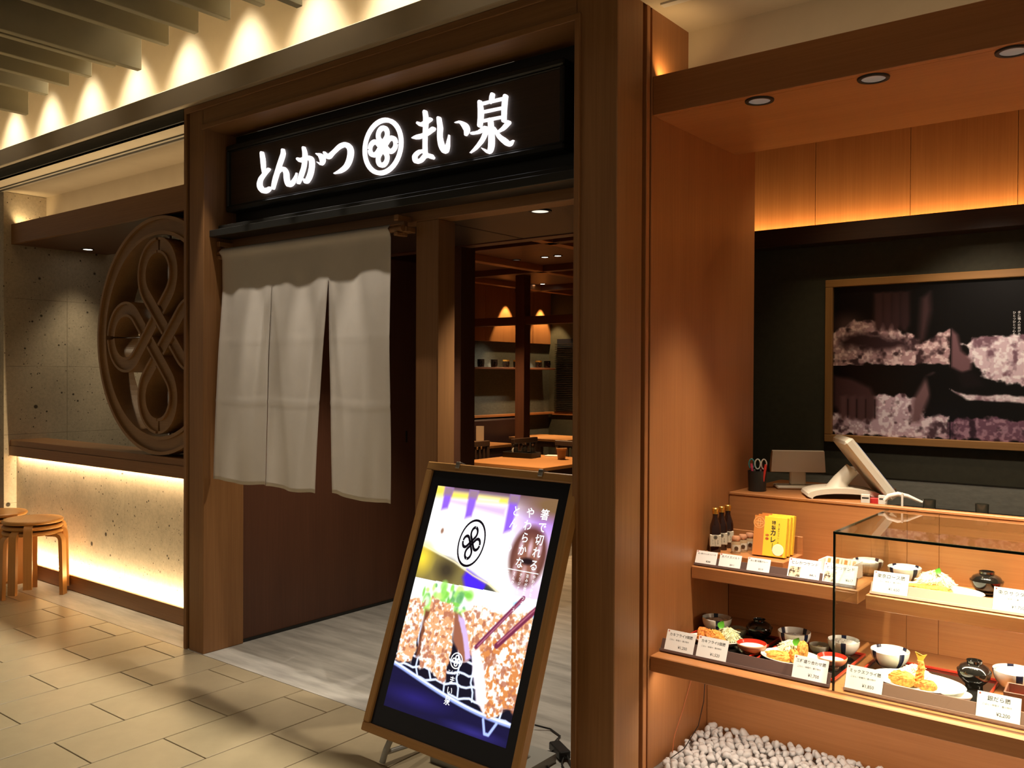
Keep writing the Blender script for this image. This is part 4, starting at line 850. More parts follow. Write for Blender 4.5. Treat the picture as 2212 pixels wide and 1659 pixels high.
def lump(lx, ly, lz, seed, rough=0.12, n=20, m_=12, sq=2.6, jag=0.10):
    """breaded piece: a super-ellipsoid with a crumbly skin, sitting on z=0"""
    rn = np.random.RandomState(seed); vs_ = []
    for j in range(m_+1):
        ph = -PI/2+PI*j/m_
        for i in range(n):
            th = 2*PI*i/n
            def sp(v, e): return math.copysign(abs(v)**(2/e), v)
            k = 1+rough*0.5*math.sin(3*th+seed)*math.cos(2*ph)+(rn.rand()-.5)*jag*2
            vs_.append((lx*k*sp(math.cos(ph), sq)*sp(math.cos(th), sq), ly*k*sp(math.cos(ph), sq)*sp(math.sin(th), sq), max(0, lz*0.5*(1+k*sp(math.sin(ph), sq)))))
    return MB().add(vs_, [(j*n+i, j*n+(i+1) % n, (j+1)*n+(i+1) % n, (j+1)*n+i) for j in range(m_) for i in range(n)])
def fry(name, x, y, z, dims, rz, label, m=BREAD, seed=1, tilt=(0, 0), group='breaded fried pieces'):
    return tag(lump(*dims, seed).build(name, m, None, False, None, (x, y, z), (tilt[0], tilt[1], rz)), label, 'fried food', group)
def cabbage(x, y, z, r, h, label, seed=3, n=260):
    rn = random.Random(seed); b = MB()
    b.add(*(lambda q: (q.v, q.f))(lump(r*0.86, r*0.72, h*0.9, seed, 0.1, 18, 10, 2.0, 0.05)))
    for i in range(n):
        a = rn.uniform(0, 2*PI); q = math.sqrt(rn.random())*r; zz = h*(1-(q/r)**2)*0.92+0.003; d = rn.uniform(0, PI); l = rn.uniform(0.012, 0.028); w_ = 0.0009
        cx, cy = q*math.cos(a), q*0.85*math.sin(a); up = rn.uniform(0.001, 0.009); dx, dy = math.cos(d)*l, math.sin(d)*l
        P_ = [(cx-dx, cy-dy, zz-rn.uniform(0, 0.006)), (cx, cy, zz+up), (cx+dx, cy+dy, zz-rn.uniform(0, 0.006))]; ox, oy = -math.sin(d)*w_, math.cos(d)*w_
        vs_ = [(p[0]+s_*ox, p[1]+s_*oy, max(0.001, p[2])) for p in P_ for s_ in (-1, 1)]+[(p[0], p[1], max(0.001, p[2])+0.0014) for p in P_]
        b.add(vs_, [(0, 1, 3, 2), (2, 3, 5, 4), (0, 2, 7, 6), (2, 4, 8, 7), (1, 6, 7, 3), (3, 7, 8, 5)])
    return tag(b.build('shredded_cabbage', CABB, None, False, None, (x, y, z)), label, 'cabbage', kind='stuff')
def leaf(x, y, z, s, rot, label):
    t = thing('garnish_leaf', label, 'leaf', (x, y, z), rot, 'green garnish leaves')
    b = MB(); vs_ = []; n = 8
    for i in range(n+1):
        u = i/n; wd_ = 0.42*math.sin(PI*u**0.8)*(1-0.15*u)+0.004; zz = 0.10*math.sin(PI*u)
        for k in (-1, -0.5, 0, 0.5, 1): vs_.append((s*wd_*k, -s*0.06*abs(k)+s*zz*0.3, s*u))
        for k in (-1, -0.5, 0, 0.5, 1): vs_.append((s*wd_*k, -s*0.06*abs(k)+s*zz*0.3+0.0008, s*u))
    fs_ = []
    for i in range(n):
        for k in range(4):
            a = i*10+k; fs_ += [(a, a+1, a+11, a+10), (a+5, a+15, a+16, a+6)]
    b.add(vs_, fs_).build('blade', LEAFM, t, True)
    MB().tube([(0, 0.0, 0), (0.002, 0.003, -s*0.35), (0.0, 0.0, -s*0.6)], 0.0009, 5).build('stem', mat('leaf_stem', (0.32, 0.22, 0.05), 0.6) if 'leaf_stem' not in MATS else MATS['leaf_stem'], t)
ZS1 = 0.443
# --- set nearest the side wall (fried oysters)
tray(-1.635, -1.325, 3.085, 3.445, ZS1, 'lacquer tray with red rim under the fried oyster set'); ZT1 = ZS1+0.0055
rice_bowl(-1.565, 3.372, ZT1, 0.060, 0.062, 'striped rice bowl in the corner beside the wooden side wall', 0.35)
cup(-1.474, 3.372, ZT1, 0.037, 0.034, 'small clay pickle cup between striped rice bowl and black soup bowl', YOLK)
soup(-1.392, 3.392, ZT1, 0.052, 'black lidded soup bowl on the tray of fried oysters')
dish(-1.500, 3.225, ZT1, 0.112, 0.112, 'square white plate holding the fried oysters', 0.022, True, 0.12)
for i, (dx, dy, rz, ti) in enumerate(((-0.052, 0.0, 0.3, 0.5), (-0.022, -0.01, 0.9, 0.35), (0.004, -0.005, 1.3, 0.45))):
    fry('fried_oyster', -1.500+dx, 3.215+dy, ZT1+0.010, (0.021, 0.036, 0.045), rz, ('fried oyster at the left end of the square plate', 'middle fried oyster on the square plate', 'fried oyster leaning against cabbage on the square plate')[i], (BREADR, BREADR, BREAD)[i], 20+i, (ti, 0))
cabbage(-1.462, 3.255, ZT1+0.008, 0.042, 0.052, 'heap of shredded cabbage on the square oyster plate', 4)
leaf(-1.490, 3.232, ZT1+0.062, 0.034, (-0.3, 0.5, 0.4), 'green leaf on top of the fried oysters')
def red_bowl(x, y, z, r, label):
    t = thing('salad_bowl', label, 'bowl', (x, y, z), group='red-rimmed shallow bowls')
    p = bowl_prof(r, 0.038, 0.0035, 0.45); b = MB().lathe(p, 44); k = len(p)
    b.mi = [(1 if q >= 11 and q < 14 else 2 if q >= 14 else 0) for i in range(44) for q in range(k-1)]
    b.build('bowl', [PEACH, REDL, PORC], t, True, 50)
    MB().lathe([(0.0001, 0.027), (r*0.80, 0.026), (r*0.78, 0.023), (0.0001, 0.022)], 32).build('sauce', PORC, t, True)
red_bowl(-1.345, 3.205, ZT1, 0.056, 'red-rimmed shallow bowl of white sauce beside the oyster plate')
# --- second set (mixed fry)
tray(-1.300, -0.995, 3.085, 3.445, ZS1, 'lacquer tray with red rim under the second fry set')
rice_bowl(-1.245, 3.378, ZT1, 0.062, 0.062, 'striped rice bowl behind the blue-edged oval plate', 1.0, 0.6)
cup(-1.142, 3.362, ZT1, 0.037, 0.034, 'small clay pickle cup just left of the glass case', CABB)
op_ = dish(-1.190, 3.200, ZT1, 0.112, 0.088, 'oval white plate with a blue brush mark and fried pieces', 0.020)
MB().sweep([(0.010*math.cos(a/6), 0.010*math.sin(a/6)) for a in range(6, 26)], [(-0.0016, 0), (0.0016, 0), (0.0016, 0.001), (-0.0016, 0.001)]).build('brush_mark', NAVYG, op_, loc=(-0.086, -0.030, 0.0175), rot=(-PI/2-0.22, 0, 0))
fry('fried_cutlet', -1.222, 3.165, ZT1+0.006, (0.050, 0.030, 0.034), 0.1, 'plump golden cutlet at the left of the oval plate', BREAD, 31)
fry('fried_cutlet', -1.150, 3.190, ZT1+0.008, (0.020, 0.030, 0.075), 0.3, 'upright golden fried piece at the right of the oval plate', BREAD, 32, (-0.2, 0.1))
fry('fried_cutlet', -1.170, 3.175, ZT1+0.008, (0.018, 0.026, 0.045), 0.8, 'small fried ball between the two larger pieces on the oval plate', BREAD, 33)
cabbage(-1.205, 3.228, ZT1+0.008, 0.046, 0.058, 'heap of shredded cabbage behind the golden cutlet on the oval plate', 8)
leaf(-1.180, 3.205, ZT1+0.060, 0.034, (-0.2, 0.45, 0.2), 'green leaf standing in the cabbage of the oval plate')
# seen through the side of the case
rice_bowl(-1.062, 3.395, ZT1, 0.058, 0.060, 'striped rice bowl seen just behind the corner edge of the glass', 1.7, 0.8)
red_bowl(-1.052, 3.235, ZT1, 0.052, 'red-rimmed shallow bowl beside the corner edge of the glass case')
# --- set inside the case (mixed fry with prawn)
tray(-0.955, -0.545, 3.075, 3.445, ZS1, 'black lacquer tray with red rim under the big prawn plate')
rice_bowl(-0.885, 3.355, ZT1, 0.066, 0.066, 'striped rice bowl left of the fried prawn inside the glass case', 0.75, 0.88)
dish(-0.755, 3.205, ZT1, 0.150, 0.098, 'large oval white plate with the upright fried prawn', 0.022)
fry('fried_cutlet', -0.795, 3.175, ZT1+0.008, (0.042, 0.028, 0.045), -0.2, 'cut golden cutlet left of the fried prawn', BREAD, 41, (0.15, 0))
fry('fried_cutlet', -0.715, 3.165, ZT1+0.008, (0.028, 0.022, 0.034), 0.4, 'small cutlet slice right of the fried prawn', BREADR, 42)
cabbage(-0.775, 3.245, ZT1+0.008, 0.050, 0.050, 'heap of shredded cabbage behind the fried prawn', 9)
pr = thing('fried_prawn', 'upright breaded prawn with its tail in the air', 'fried food', (-0.750, 3.185, ZT1+0.008))
b = MB(); rn = np.random.RandomState(5); vs_ = []; N_ = 12; M_ = 12
for j in range(M_+1):
    t = j/M_; rr = 0.017*(1-0.45*t)*(1 if j not in (0,) else 0.6)
    for i in range(N_):
        a = 2*PI*i/N_; k = 1+(rn.rand()-.5)*0.35; vs_.append((0.018*math.sin(t*2.2)-0.010+rr*k*math.cos(a), 0.01*t+rr*k*math.sin(a), 0.088*t))
b.add(vs_, [(j*N_+i, j*N_+(i+1) % N_, (j+1)*N_+(i+1) % N_, (j+1)*N_+i) for j in range(M_) for i in range(N_)]+[tuple(range(N_))[::-1], tuple(range(M_*N_, M_*N_+N_))]).build('body', BREAD, pr)
MB().add([(0.0, 0.008, 0.084), (0.010, 0.008, 0.084), (0.026, 0.010, 0.112), (0.012, 0.012, 0.106), (0.003, 0.010, 0.110), (-0.012, 0.012, 0.114), (0.0, 0.011, 0.084), (0.010, 0.011, 0.084), (0.026, 0.012, 0.112), (0.012, 0.0145, 0.106), (0.003, 0.0125, 0.110), (-0.012, 0.0145, 0.114)],
    [(0, 1, 2, 3, 4, 5), (11, 10, 9, 8, 7, 6), (0, 6, 7, 1), (1, 7, 8, 2), (2, 8, 9, 3), (3, 9, 10, 4), (4, 10, 11, 5), (5, 11, 6, 0)]).build('tail', YOLK, pr)
soup(-0.607, 3.335, ZT1, 0.054, 'black lidded soup bowl right of the fried prawn in the glass case', 0.088)
dish(-0.628, 3.150, ZT1, 0.050, 0.045, 'small white side dish at the right of the prawn plate', 0.022)
# --- set at the right edge
rice_bowl(-0.495, 3.400, ZS1, 0.068, 0.068, 'striped rice bowl cut off by the right picture edge', 0.2, 0.9)
bx = thing('lacquer_box', 'small square brown lacquer box at the right picture edge', 'box', (-0.445, 3.255, ZS1), (0, 0, 0.05))
for q in ((-0.055, 0.055, -0.055, -0.049), (-0.055, 0.055, 0.049, 0.055), (-0.055, -0.049, -0.049, 0.049), (0.049, 0.055, -0.049, 0.049)):
    MB().bbox(*q, 0.0, 0.052, 0.001).build('side', REDW, bx)
MB().bbox(-0.049, 0.049, -0.049, 0.049, 0.0, 0.012, 0.001).build('bottom', REDL, bx)
tag(lump(0.030, 0.010, 0.016, 71).build('grilled_fish', PEACH, None, False, None, (-0.450, 3.250, ZS1+0.0125), (0, 0, -0.5)), 'slice of grilled fish inside the brown lacquer box', 'fish')

# ------------------------------------------------------------------ price cards
HOLD = mat('card_holder_brown', (0.105, 0.060, 0.050), 0.45)
HOLDL = mat('card_holder_beige', (0.52, 0.36, 0.28), 0.4)
def holder(x0, x1, y, z, h, label, m=HOLD):
    t = thing('card_holder', label, 'card holder', ((x0+x1)/2, y, z), (-0.42, 0, 0), 'strip card holders')
    a = (x1-x0)/2
    MB().bbox(-a, a, 0.0, 0.004, 0.0, h, 0.001).build('strip', m, t)
    MB().bbox(-a, a, -0.008, -0.0035, -0.0, 0.010, 0.001).build('lip', m, t)
    MB().bbox(-a, a, -0.004, 0.0, -0.0, 0.003, 0.0008).build('channel', m, t)
holder(-1.638, -0.992, 3.024, ZS1+0.001, 0.050, 'dark brown strip card holder along the open lower shelf')
holder(-0.948, 0.60, 3.034, ZS1+0.001, 0.050, 'brown strip card holder on the lower shelf inside the glass', mat('card_holder_tan', (0.22, 0.125, 0.085), 0.4))
holder(-1.638, -0.992, 3.312, 0.7265, 0.040, 'dark brown strip card holder along the open upper shelf')
holder(-0.945, 0.60, 3.312, 0.7165, 0.046, 'pale strip card holder along the upper shelf inside the glass', HOLDL)
PHOTO = mottled('sandwich_photo', (0.05, 0.03, 0.02), (0.85, 0.72, 0.48), 60, 0.6, lo=0.42, hi=0.55)
REDI = mat('red_ink', (0.55, 0.06, 0.04), 0.7)
def card(x, y, z, w_, h, label, title, price, sub='', photo=False, grp='printed price cards'):
    t = thing('price_card', label, 'price card', (x, y-0.0016, z+0.0040), (-0.42, 0, 0), grp)
    MB().box(-w_/2, w_/2, -0.0006, 0.0006, 0, h).build('sheet', PAPER, t)
    ox = w_*0.18 if photo else 0.0
    it = [(title, 0.0, h*0.78, min(0.86*w_/max(len(title), 4), h*0.20), False, 1.0, 0.01)]
    if sub: it.append((sub, -0.04*w_, h*0.55, h*0.085))
    it.append((price, ox+w_*0.12, h*0.24, h*0.19, False, 0.9, 0.006))
    letters(it, INK, 'print', t, y=-0.0008)
    emblem_mb(0.0030, 0.2, 0.2, 0.0002, cx=-w_*0.44, cz=h*0.93, y=-0.0009, n=12, arc=6).build('mark', REDI, t)
    if photo: MB().box(-w_*0.46, -w_*0.10, -0.0009, -0.0006, h*0.08, h*0.58).build('photo', PHOTO, t)
CZ = ZS1+0.0045
card(-1.560, 3.024, CZ, 0.120, 0.080, 'price card for three fried oysters, reading 1,200 yen', 'カキフライ3個膳', '¥1,200', 'ごはん・味噌汁・香の物付')
card(-1.428, 3.024, CZ, 0.120, 0.080, 'price card for five fried oysters, second from side wall', 'カキフライ5個膳', '¥1,520', 'ごはん・味噌汁・香の物付')
card(-1.063, 3.024, CZ, 0.120, 0.080, 'price card on the lower shelf just left of the glass corner', '三種盛り合わせ膳', '¥1,700', 'ごはん・味噌汁・香の物付')
card(-0.885, 3.034, CZ, 0.120, 0.080, 'price card inside the glass in front of the prawn plate, 1,850 yen', 'ミックスフライ膳', '¥1,850', 'ごはん・味噌汁・香の物付')
card(-0.487, 3.034, CZ, 0.120, 0.080, 'lower shelf price card nearest the right picture edge, 2,200 yen', '銀だら膳', '¥2,200', 'ごはん・味噌汁・香の物付')
UZ = 0.730
card(-1.590, 3.312, UZ, 0.092, 0.056, 'small price card in front of the sauce bottles', 'まい泉のとんかつソース', '¥388')
card(-1.487, 3.312, UZ, 0.092, 0.056, 'small price card in front of the spice jars', 'スパイスソルト', '¥411')
card(-1.368, 3.312, UZ, 0.092, 0.056, 'small price card in front of the curry boxes', 'まい泉 特製カレー', '¥519')
card(-1.190, 3.312, UZ, 0.122, 0.076, 'sandwich price card with a photo, left of the two', 'ヒレかつサンド', '¥411', photo=True)
card(-1.056, 3.312, UZ, 0.122, 0.076, 'sandwich price card with a photo, beside the glass', 'ヒレかつサンド', '¥617', photo=True)
card(-0.878, 3.312, UZ-0.010, 0.120, 0.080, 'price card on the upper shelf inside the glass, left one', '東京ロース膳', '¥1,650', 'ごはん・味噌汁・香の物付')
card(-0.490, 3.312, UZ-0.010, 0.120, 0.080, 'price card on the upper shelf at the right picture edge', '東京サラダ膳', '¥1,750', 'ごはん・味噌汁・香の物付')

# ------------------------------------------------------------------ goods on the upper shelf
rs = thing('wooden_riser', 'low wooden riser with a back board on the upper shelf', 'riser', (-1.465, 3.49, 0.7268))
MB().bbox(-0.172, 0.172, -0.105, 0.105, 0.0, 0.043, 0.002).build('base', WOODX, rs)
MB().bbox(-0.172, 0.172, 0.105, 0.113, 0.0, 0.115, 0.002).build('back_board', WOODX, rs)
SAUCE = mat('dark_sauce', (0.020, 0.006, 0.004), 0.12, coat=0.5); GOLD = mat('gold_cap', (0.75, 0.42, 0.08), 0.28, 0.85)
LABEL = mat('cream_label', (0.62, 0.56, 0.43), 0.6); ZR = 0.7702
def bottle(x, y, label):
    t = thing('sauce_bottle', label, 'bottle', (x, y, ZR), (0, 0, 0.5), 'sauce bottles'); s = 0.0225
    b = MB(); lv = [(s*0.96, 0.0), (s, 0.004), (s, 0.098), (s*0.92, 0.112), (0.62*s, 0.132), (0.50*s, 0.142), (0.48*s, 0.158)]; n = 16; vs_ = []
    for i_, (r_, z_) in enumerate(lv):
        e = 5.0 if z_ < 0.1 else 3.0 if z_ < 0.125 else 2.0
        for i in range(n):
            a = 2*PI*i/n+PI/n; c_, s_ = math.cos(a), math.sin(a); vs_.append((r_*math.copysign(abs(c_)**(2/e), c_), r_*math.copysign(abs(s_)**(2/e), s_), z_))
    b.add(vs_, [(j*n+i, j*n+(i+1) % n, (j+1)*n+(i+1) % n, (j+1)*n+i) for j in range(len(lv)-1) for i in range(n)]+[tuple(range(n))[::-1]]).build('glass_body', SAUCE, t, True, 35)
    lb = MB().bbox(-s-0.0006, s+0.0006, -s-0.0006, s+0.0006, 0.022, 0.074, 0.003).build('label_sleeve', LABEL, t)
    emblem_mb(0.0075, 0.16, 0.16, 0.0003, cx=0, cz=0.062, y=-s-0.0011, n=20, arc=8).build('emblem_print', INK, lb)
    letters([('とんかつ', -0.001, 0.049, 0.0065, True), ('ソース', -0.011, 0.049, 0.0065, True), ('まい泉', 0.010, 0.048, 0.0055, True)], INK, 'print', lb, y=-s-0.0011)
    MB().lathe([(0.0001, 0.181), (0.0118, 0.181), (0.0135, 0.179), (0.0135, 0.168), (0.0126, 0.167), (0.0126, 0.157), (0.010, 0.156)], 24).build('cap', GOLD, t, True, 30)
for x, y, lab in ((-1.600, 3.425, 'front sauce bottle with gold cap on the riser'), (-1.598, 3.482, 'middle sauce bottle with gold cap on the riser'), (-1.596, 3.540, 'rear sauce bottle with gold cap on the riser')): bottle(x, y, lab)
COPPER = mat('rose_lid', (0.72, 0.36, 0.20), 0.3, 0.4); JARM = mat('spice_jar', (0.36, 0.24, 0.13), 0.15)
for x, y, lab in ((-1.515, 3.440, 'front spice jar with rose-gold lid'), (-1.508, 3.492, 'middle spice jar with rose-gold lid'), (-1.500, 3.545, 'rear spice jar with rose-gold lid')):
    t = thing('spice_jar', lab, 'jar', (x, y, ZR), (0, 0, 0.5), 'spice jars'); r_ = 0.0195
    MB().lathe([(0.0001, 0), (r_, 0.0), (r_, 0.045), (r_*0.8, 0.052), (r_*0.78, 0.055)], 24).build('glass_body', JARM, t, True, 40)
    MB().lathe([(r_*0.84, 0.053), (r_*0.9, 0.055), (r_*0.9, 0.064), (r_*0.72, 0.0715), (0.0001, 0.073)], 24).build('lid', COPPER, t, True, 40)
    MB().lathe([(r_+0.0004, 0.010), (r_+0.0004, 0.038)], 24, ang=PI*1.2, M=Matrix.Rotation(-PI*1.1, 4, 'Z')).build('label', LABEL, t, True)
    emblem_mb(0.0085, 0.9, 0.2, 0.0006, cx=0, cz=0.024, y=-r_-0.0014, n=16, arc=6).build('emblem_print', mat('brown_ink', (0.10, 0.05, 0.02), 0.7) if 'brown_ink' not in MATS else MATS['brown_ink'], t)
YEL = mat('curry_yellow', (0.90, 0.62, 0.05), 0.35); ORG = mat('curry_orange', (0.62, 0.22, 0.05), 0.4); ORGL = mat('curry_orange_light', (0.75, 0.36, 0.12), 0.4); CRM = mat('curry_cream', (0.92, 0.86, 0.60), 0.4)
for k, (y, lab) in enumerate(((3.440, 'front yellow and orange curry box on the riser'), (3.478, 'middle yellow and orange curry box on the riser'), (3.516, 'rear yellow and orange curry box on the riser'))):
    t = thing('curry_box', lab, 'box', (-1.378, y, ZR), (-0.20, 0, 0.02), 'curry boxes'); w_, h_, d_ = 0.134, 0.165, 0.026
    b = MB(); b.bbox(-w_/2, w_/2, 0, d_, 0.006, h_, 0.0015); b.build('carton', YEL, t)
    MB().box(-w_/2-0.0003, -w_/2+0.042, -0.0004, d_+0.0003, 0.0055, h_+0.0004).build('side_band', ORG, t)
    if k == 0:
        emblem_mb(0.024, 0.14, 0.16, 0.0002, cx=-w_/2+0.020, cz=h_-0.028, y=-0.0007, n=26, arc=10).build('emblem_print', ORGL, t)
        letters([('特製', 0.014, 0.140, 0.018, True, 1.0, 0.006), ('カレー', 0.014, 0.100, 0.026, True, 1.0, 0.02), ('まい泉かつカレーのための', 0.036, 0.136, 0.0085, True)], INK, 'print', t, y=-0.0007)
        letters([('中辛', -0.010, 0.088, 0.013, True, 1.2, 0.02)], REDI, 'seal_print', t, y=-0.0007)
        MB().lathe([(0.0001, 0), (0.024, 0), (0.023, 0.0005), (0.0001, 0.0006)], 26, M=Matrix.Translation((0.038, -0.0006, 0.034)) @ Matrix.Rotation(PI/2, 4, 'X')).build('rice_print', CRM, t)
        letters([('2食', 0.050, 0.016, 0.013)], REDI, 'count_print', t, y=-0.0009)
sb = thing('sandwich_box', 'open white box of cutlet sandwiches on the upper shelf', 'box', (-1.105, 3.485, 0.7268), (0, 0, -0.05))
MB().bbox(-0.070, 0.070, -0.045, 0.045, 0.0, 0.006, 0.001).build('base', PAPER, sb)
for q in ((-0.070, 0.070, 0.042, 0.045), (-0.070, -0.067, -0.045, 0.042), (0.067, 0.070, -0.045, 0.042)): MB().bbox(*q, 0.006, 0.062, 0.001).build('side', PAPER, sb)
BREADW = mat('sandwich_bread', (0.82, 0.72, 0.52), 0.7); FILL = mat('sandwich_filling', (0.45, 0.20, 0.05), 0.6)
for i in range(4):
    t = thing('cutlet_sandwich', ('leftmost', 'second', 'third', 'rightmost')[i]+' cutlet sandwich in the open white box', 'sandwich', (-1.153+0.032*i, 3.483, 0.7335), (-0.5, 0, -0.05), 'cutlet sandwiches')
    MB().bbox(-0.0145, -0.006, -0.012, 0.012, 0.0, 0.060, 0.003).build('bread', BREADW, t)
    MB().bbox(0.006, 0.0145, -0.012, 0.012, 0.0, 0.060, 0.003).build('bread', BREADW, t)
    MB().bbox(-0.006, 0.006, -0.0115, 0.0115, 0.002, 0.058, 0.003).build('cutlet', FILL, t)
# upper shelf inside the case
ZU = 0.7165
rice_bowl(-1.030, 3.585, 0.7268, 0.056, 0.056, 'rice bowl behind the sandwiches seen through the glass side', 2.6, 0.75)
rice_bowl(-0.893, 3.575, ZU, 0.060, 0.060, 'striped rice bowl behind the long cutlet on the upper shelf', 2.35, 0.9)
dish(-0.748, 3.465, ZU, 0.150, 0.085, 'oval white plate with the long cutlet on the upper shelf', 0.018)
fry('long_cutlet', -0.776, 3.430, ZU+0.007, (0.080, 0.026, 0.028), 0.10, 'long sliced golden cutlet lying on the upper shelf plate', BREAD, 61)
cabbage(-0.770, 3.500, ZU+0.006, 0.066, 0.066, 'tall heap of shredded cabbage behind the long cutlet', 14, 340)
leaf(-0.755, 3.470, ZU+0.070, 0.026, (-0.4, 0.3, 0.2), 'green leaf on the tall cabbage heap')
soup(-0.612, 3.570, ZU, 0.056, 'black lidded soup bowl on the upper shelf inside the glass', 0.082)
rb_ = thing('salad_plate', 'red plate with greens at the right picture edge of the upper shelf', 'plate', (-0.475, 3.50, ZU))
MB().lathe([(0.0001, 0), (0.05, 0.0), (0.085, 0.02), (0.083, 0.023), (0.05, 0.006), (0.0001, 0.005)], 40).build('dish', REDL, rb_, True, 40)
for i, (dx, dy, s_) in enumerate(((0.0, 0.0, 1.0), (0.035, 0.018, 0.9), (0.02, -0.025, 0.8))):
    tag(lump(0.020*s_, 0.020*s_, 0.034*s_, 80+i, 0.3, 14, 9, 2.0, 0.22).build('broccoli_floret', BROCC, None, False, None, (-0.462+dx, 3.49+dy, ZU+0.0075)), ('broccoli floret', 'broccoli floret at the back', 'broccoli floret at the front')[i]+' on the red plate', 'broccoli', 'broccoli on the red plate')
tag(lump(0.026, 0.016, 0.022, 90, 0.1, 16, 9, 2.2, 0.03).build('boiled_egg', YOLK, None, True, None, (-0.512, 3.475, ZU+0.0095)), 'halved boiled egg on the red plate', 'egg')

# ------------------------------------------------------------------ pebbles and cables under the lower shelf
PEB = mottled('white_pebble', (0.66, 0.64, 0.63), (0.80, 0.79, 0.79), 30, 0.7)
def peb(seed, n=10, m_=7):
    rn = np.random.RandomState(seed); s = rn.uniform(0.72, 1.22, 3); ph = rn.rand(4)*6; vs_ = [(0, 0, -1.0*s[2])]
    for j in range(1, m_):
        a = -PI/2+PI*j/m_
        for i in range(n):
            t = 2*PI*i/n; k = 1+0.16*math.sin(2*t+ph[0])+0.10*math.sin(3*a+t+ph[1])
            vs_.append((k*math.cos(a)*math.cos(t)*s[0], k*math.cos(a)*math.sin(t)*s[1]*0.82, k*math.sin(a)*s[2]*0.72))
    vs_.append((0, 0, 0.72*s[2])); fs_ = [(0, 1+(i+1) % n, 1+i) for i in range(n)]
    for j in range(m_-2): fs_ += [(1+j*n+i, 1+j*n+(i+1) % n, 1+(j+1)*n+(i+1) % n, 1+(j+1)*n+i) for i in range(n)]
    fs_ += [(1+(m_-2)*n+i, 1+(m_-2)*n+(i+1) % n, len(vs_)-1) for i in range(n)]
    return MB().add(vs_, fs_)
PM = [peb(s).mesh('pebble', PEB, True, None) for s in range(10)]
rn = random.Random(11); spots_ = []
for row in range(16):
    for c_ in range(34):
        x = -1.618+0.033*c_+(0.016 if row % 2 else 0)+rn.uniform(-.005, .005); y = 2.985+0.029*row+rn.uniform(-.004, .004)
        if y > 3.425 or x < -1.618: continue
        edge = min(1, (x+1.64)/0.05)*min(1, (y-2.95)/0.08)
        spots_.append((x, y, 0.014+0.018*min(1, (y-2.95)/0.3)+rn.uniform(0, 0.012)))
spots_.sort(key=lambda p: math.hypot(p[0]+1.4, (p[1]-3.2)*1.0))
lowm = MB()
for i, (x, y, z) in enumerate(spots_):
    s = rn.uniform(0.0115, 0.0205); e = (rn.uniform(-1.2, 1.2), rn.uniform(-1.2, 1.2), rn.uniform(0, 6.3))
    if i < 290:
        o = place('pebble', PM[i % 10], None, (x, y, z), e, (s, s, s)); tag(o, 'white rounded pebble in the bed under the display shelf', 'pebble', 'white pebbles under the display')
    else:
        M_ = Matrix.LocRotScale(Vector((x, y, z)), Euler(e), Vector((s, s, s))); q = PM[i % 10]
        lowm.add([tuple(M_ @ v.co) for v in q.vertices], [tuple(p.vertices) for p in q.polygons])
for i, (x, y, z) in enumerate(spots_):
    if i % 2: continue
    M_ = Matrix.LocRotScale(Vector((x+0.016, y+0.014, 0.008)), Euler((i, i*2, i*3)), Vector((0.014,)*3)); q = PM[i % 10]
    lowm.add([tuple(M_ @ v.co) for v in q.vertices], [tuple(p.vertices) for p in q.polygons])
tag(lowm.build('pebble_bed', PEB, None, True), 'white pebbles filling the rest of the bed under the display', 'pebbles', kind='stuff')
tag(MB().tube([(-1.636, 3.33, 0.382), (-1.636, 3.30, 0.28), (-1.638, 3.22, 0.16), (-1.630, 3.13, 0.08), (-1.600, 3.06, 0.05)], 0.0016, 6).build('cable', mat('orange_cable', (0.42, 0.12, 0.04), 0.5), None, True), 'thin reddish cable running down the side wall to the pebbles', 'cable')
tag(MB().tube([(-1.632, 3.445, 0.382), (-1.632, 3.44, 0.28), (-1.630, 3.40, 0.22), (-1.625, 3.38, 0.15), (-1.60, 3.28, 0.085), (-1.57, 3.10, 0.06), (-1.575, 3.0, 0.055)], 0.0018, 6).build('cable', CAB, None, True), 'thin black cable running from the corner over the pebbles', 'cable')

# ================================================================== BEHIND THE COUNTER
Q = Paint(300, 190, (6, 4, 4))
def crumbs(pts, seed, base, hi, lo, warp=0.06):
    n1 = fbm(Q.h, Q.w, 48, seed, 2); t = np.clip((n1-0.44)*5, 0, 1)[..., None]; k = np.clip((0.45-fbm(Q.h, Q.w, 22, seed+5, 3))*5, 0, 1)[..., None]
    col = np.array(base)/255.*(1-t)+np.array(hi)/255.*t; col = col*(1-k)+np.array(lo)/255.*k
    return Q.poly(pts, col, 0.012, warp, seed, 18)
S_ = 0.475
Q.blob(0.06, 0.26, 0.10, 0.12, (96, 72, 72), 0.8, 0.8)
crumbs([(0.0, 0.30), (0.10, 0.23), (0.20, 0.22), (0.30, 0.32), (0.36, 0.38), (0.48, 0.30), (S_, 0.53), (0.0, 0.53)], 3, (180, 146, 150), (232, 206, 206), (66, 46, 50))
Q.poly([(0.02, 0.36), (0.12, 0.32), (0.30, 0.36), (0.32, 0.42), (0.16, 0.43), (0.03, 0.40)], (54, 36, 40), 0.05, 0.05, 9)
for i, (x, y) in enumerate(((0.19, 0.17), (0.225, 0.18), (0.26, 0.18), (0.295, 0.17))): Q.poly([(x-0.02, 0.05), (x+0.02, 0.05), (x+0.022, 0.26), (x+0.008, 0.31), (x-0.012, 0.30), (x-0.02, 0.24)], (70-6*i, 46-4*i, 48-4*i), 0.02)
Q.poly([(0.36, 0.10), (0.395, 0.06), (0.40, 0.18), (0.375, 0.36), (0.35, 0.40)], (66, 46, 48), 0.03)
Q.poly([(0.0, 0.53), (S_, 0.53), (S_, 1.0), (0.0, 1.0)], (6, 4, 5), 0.002)
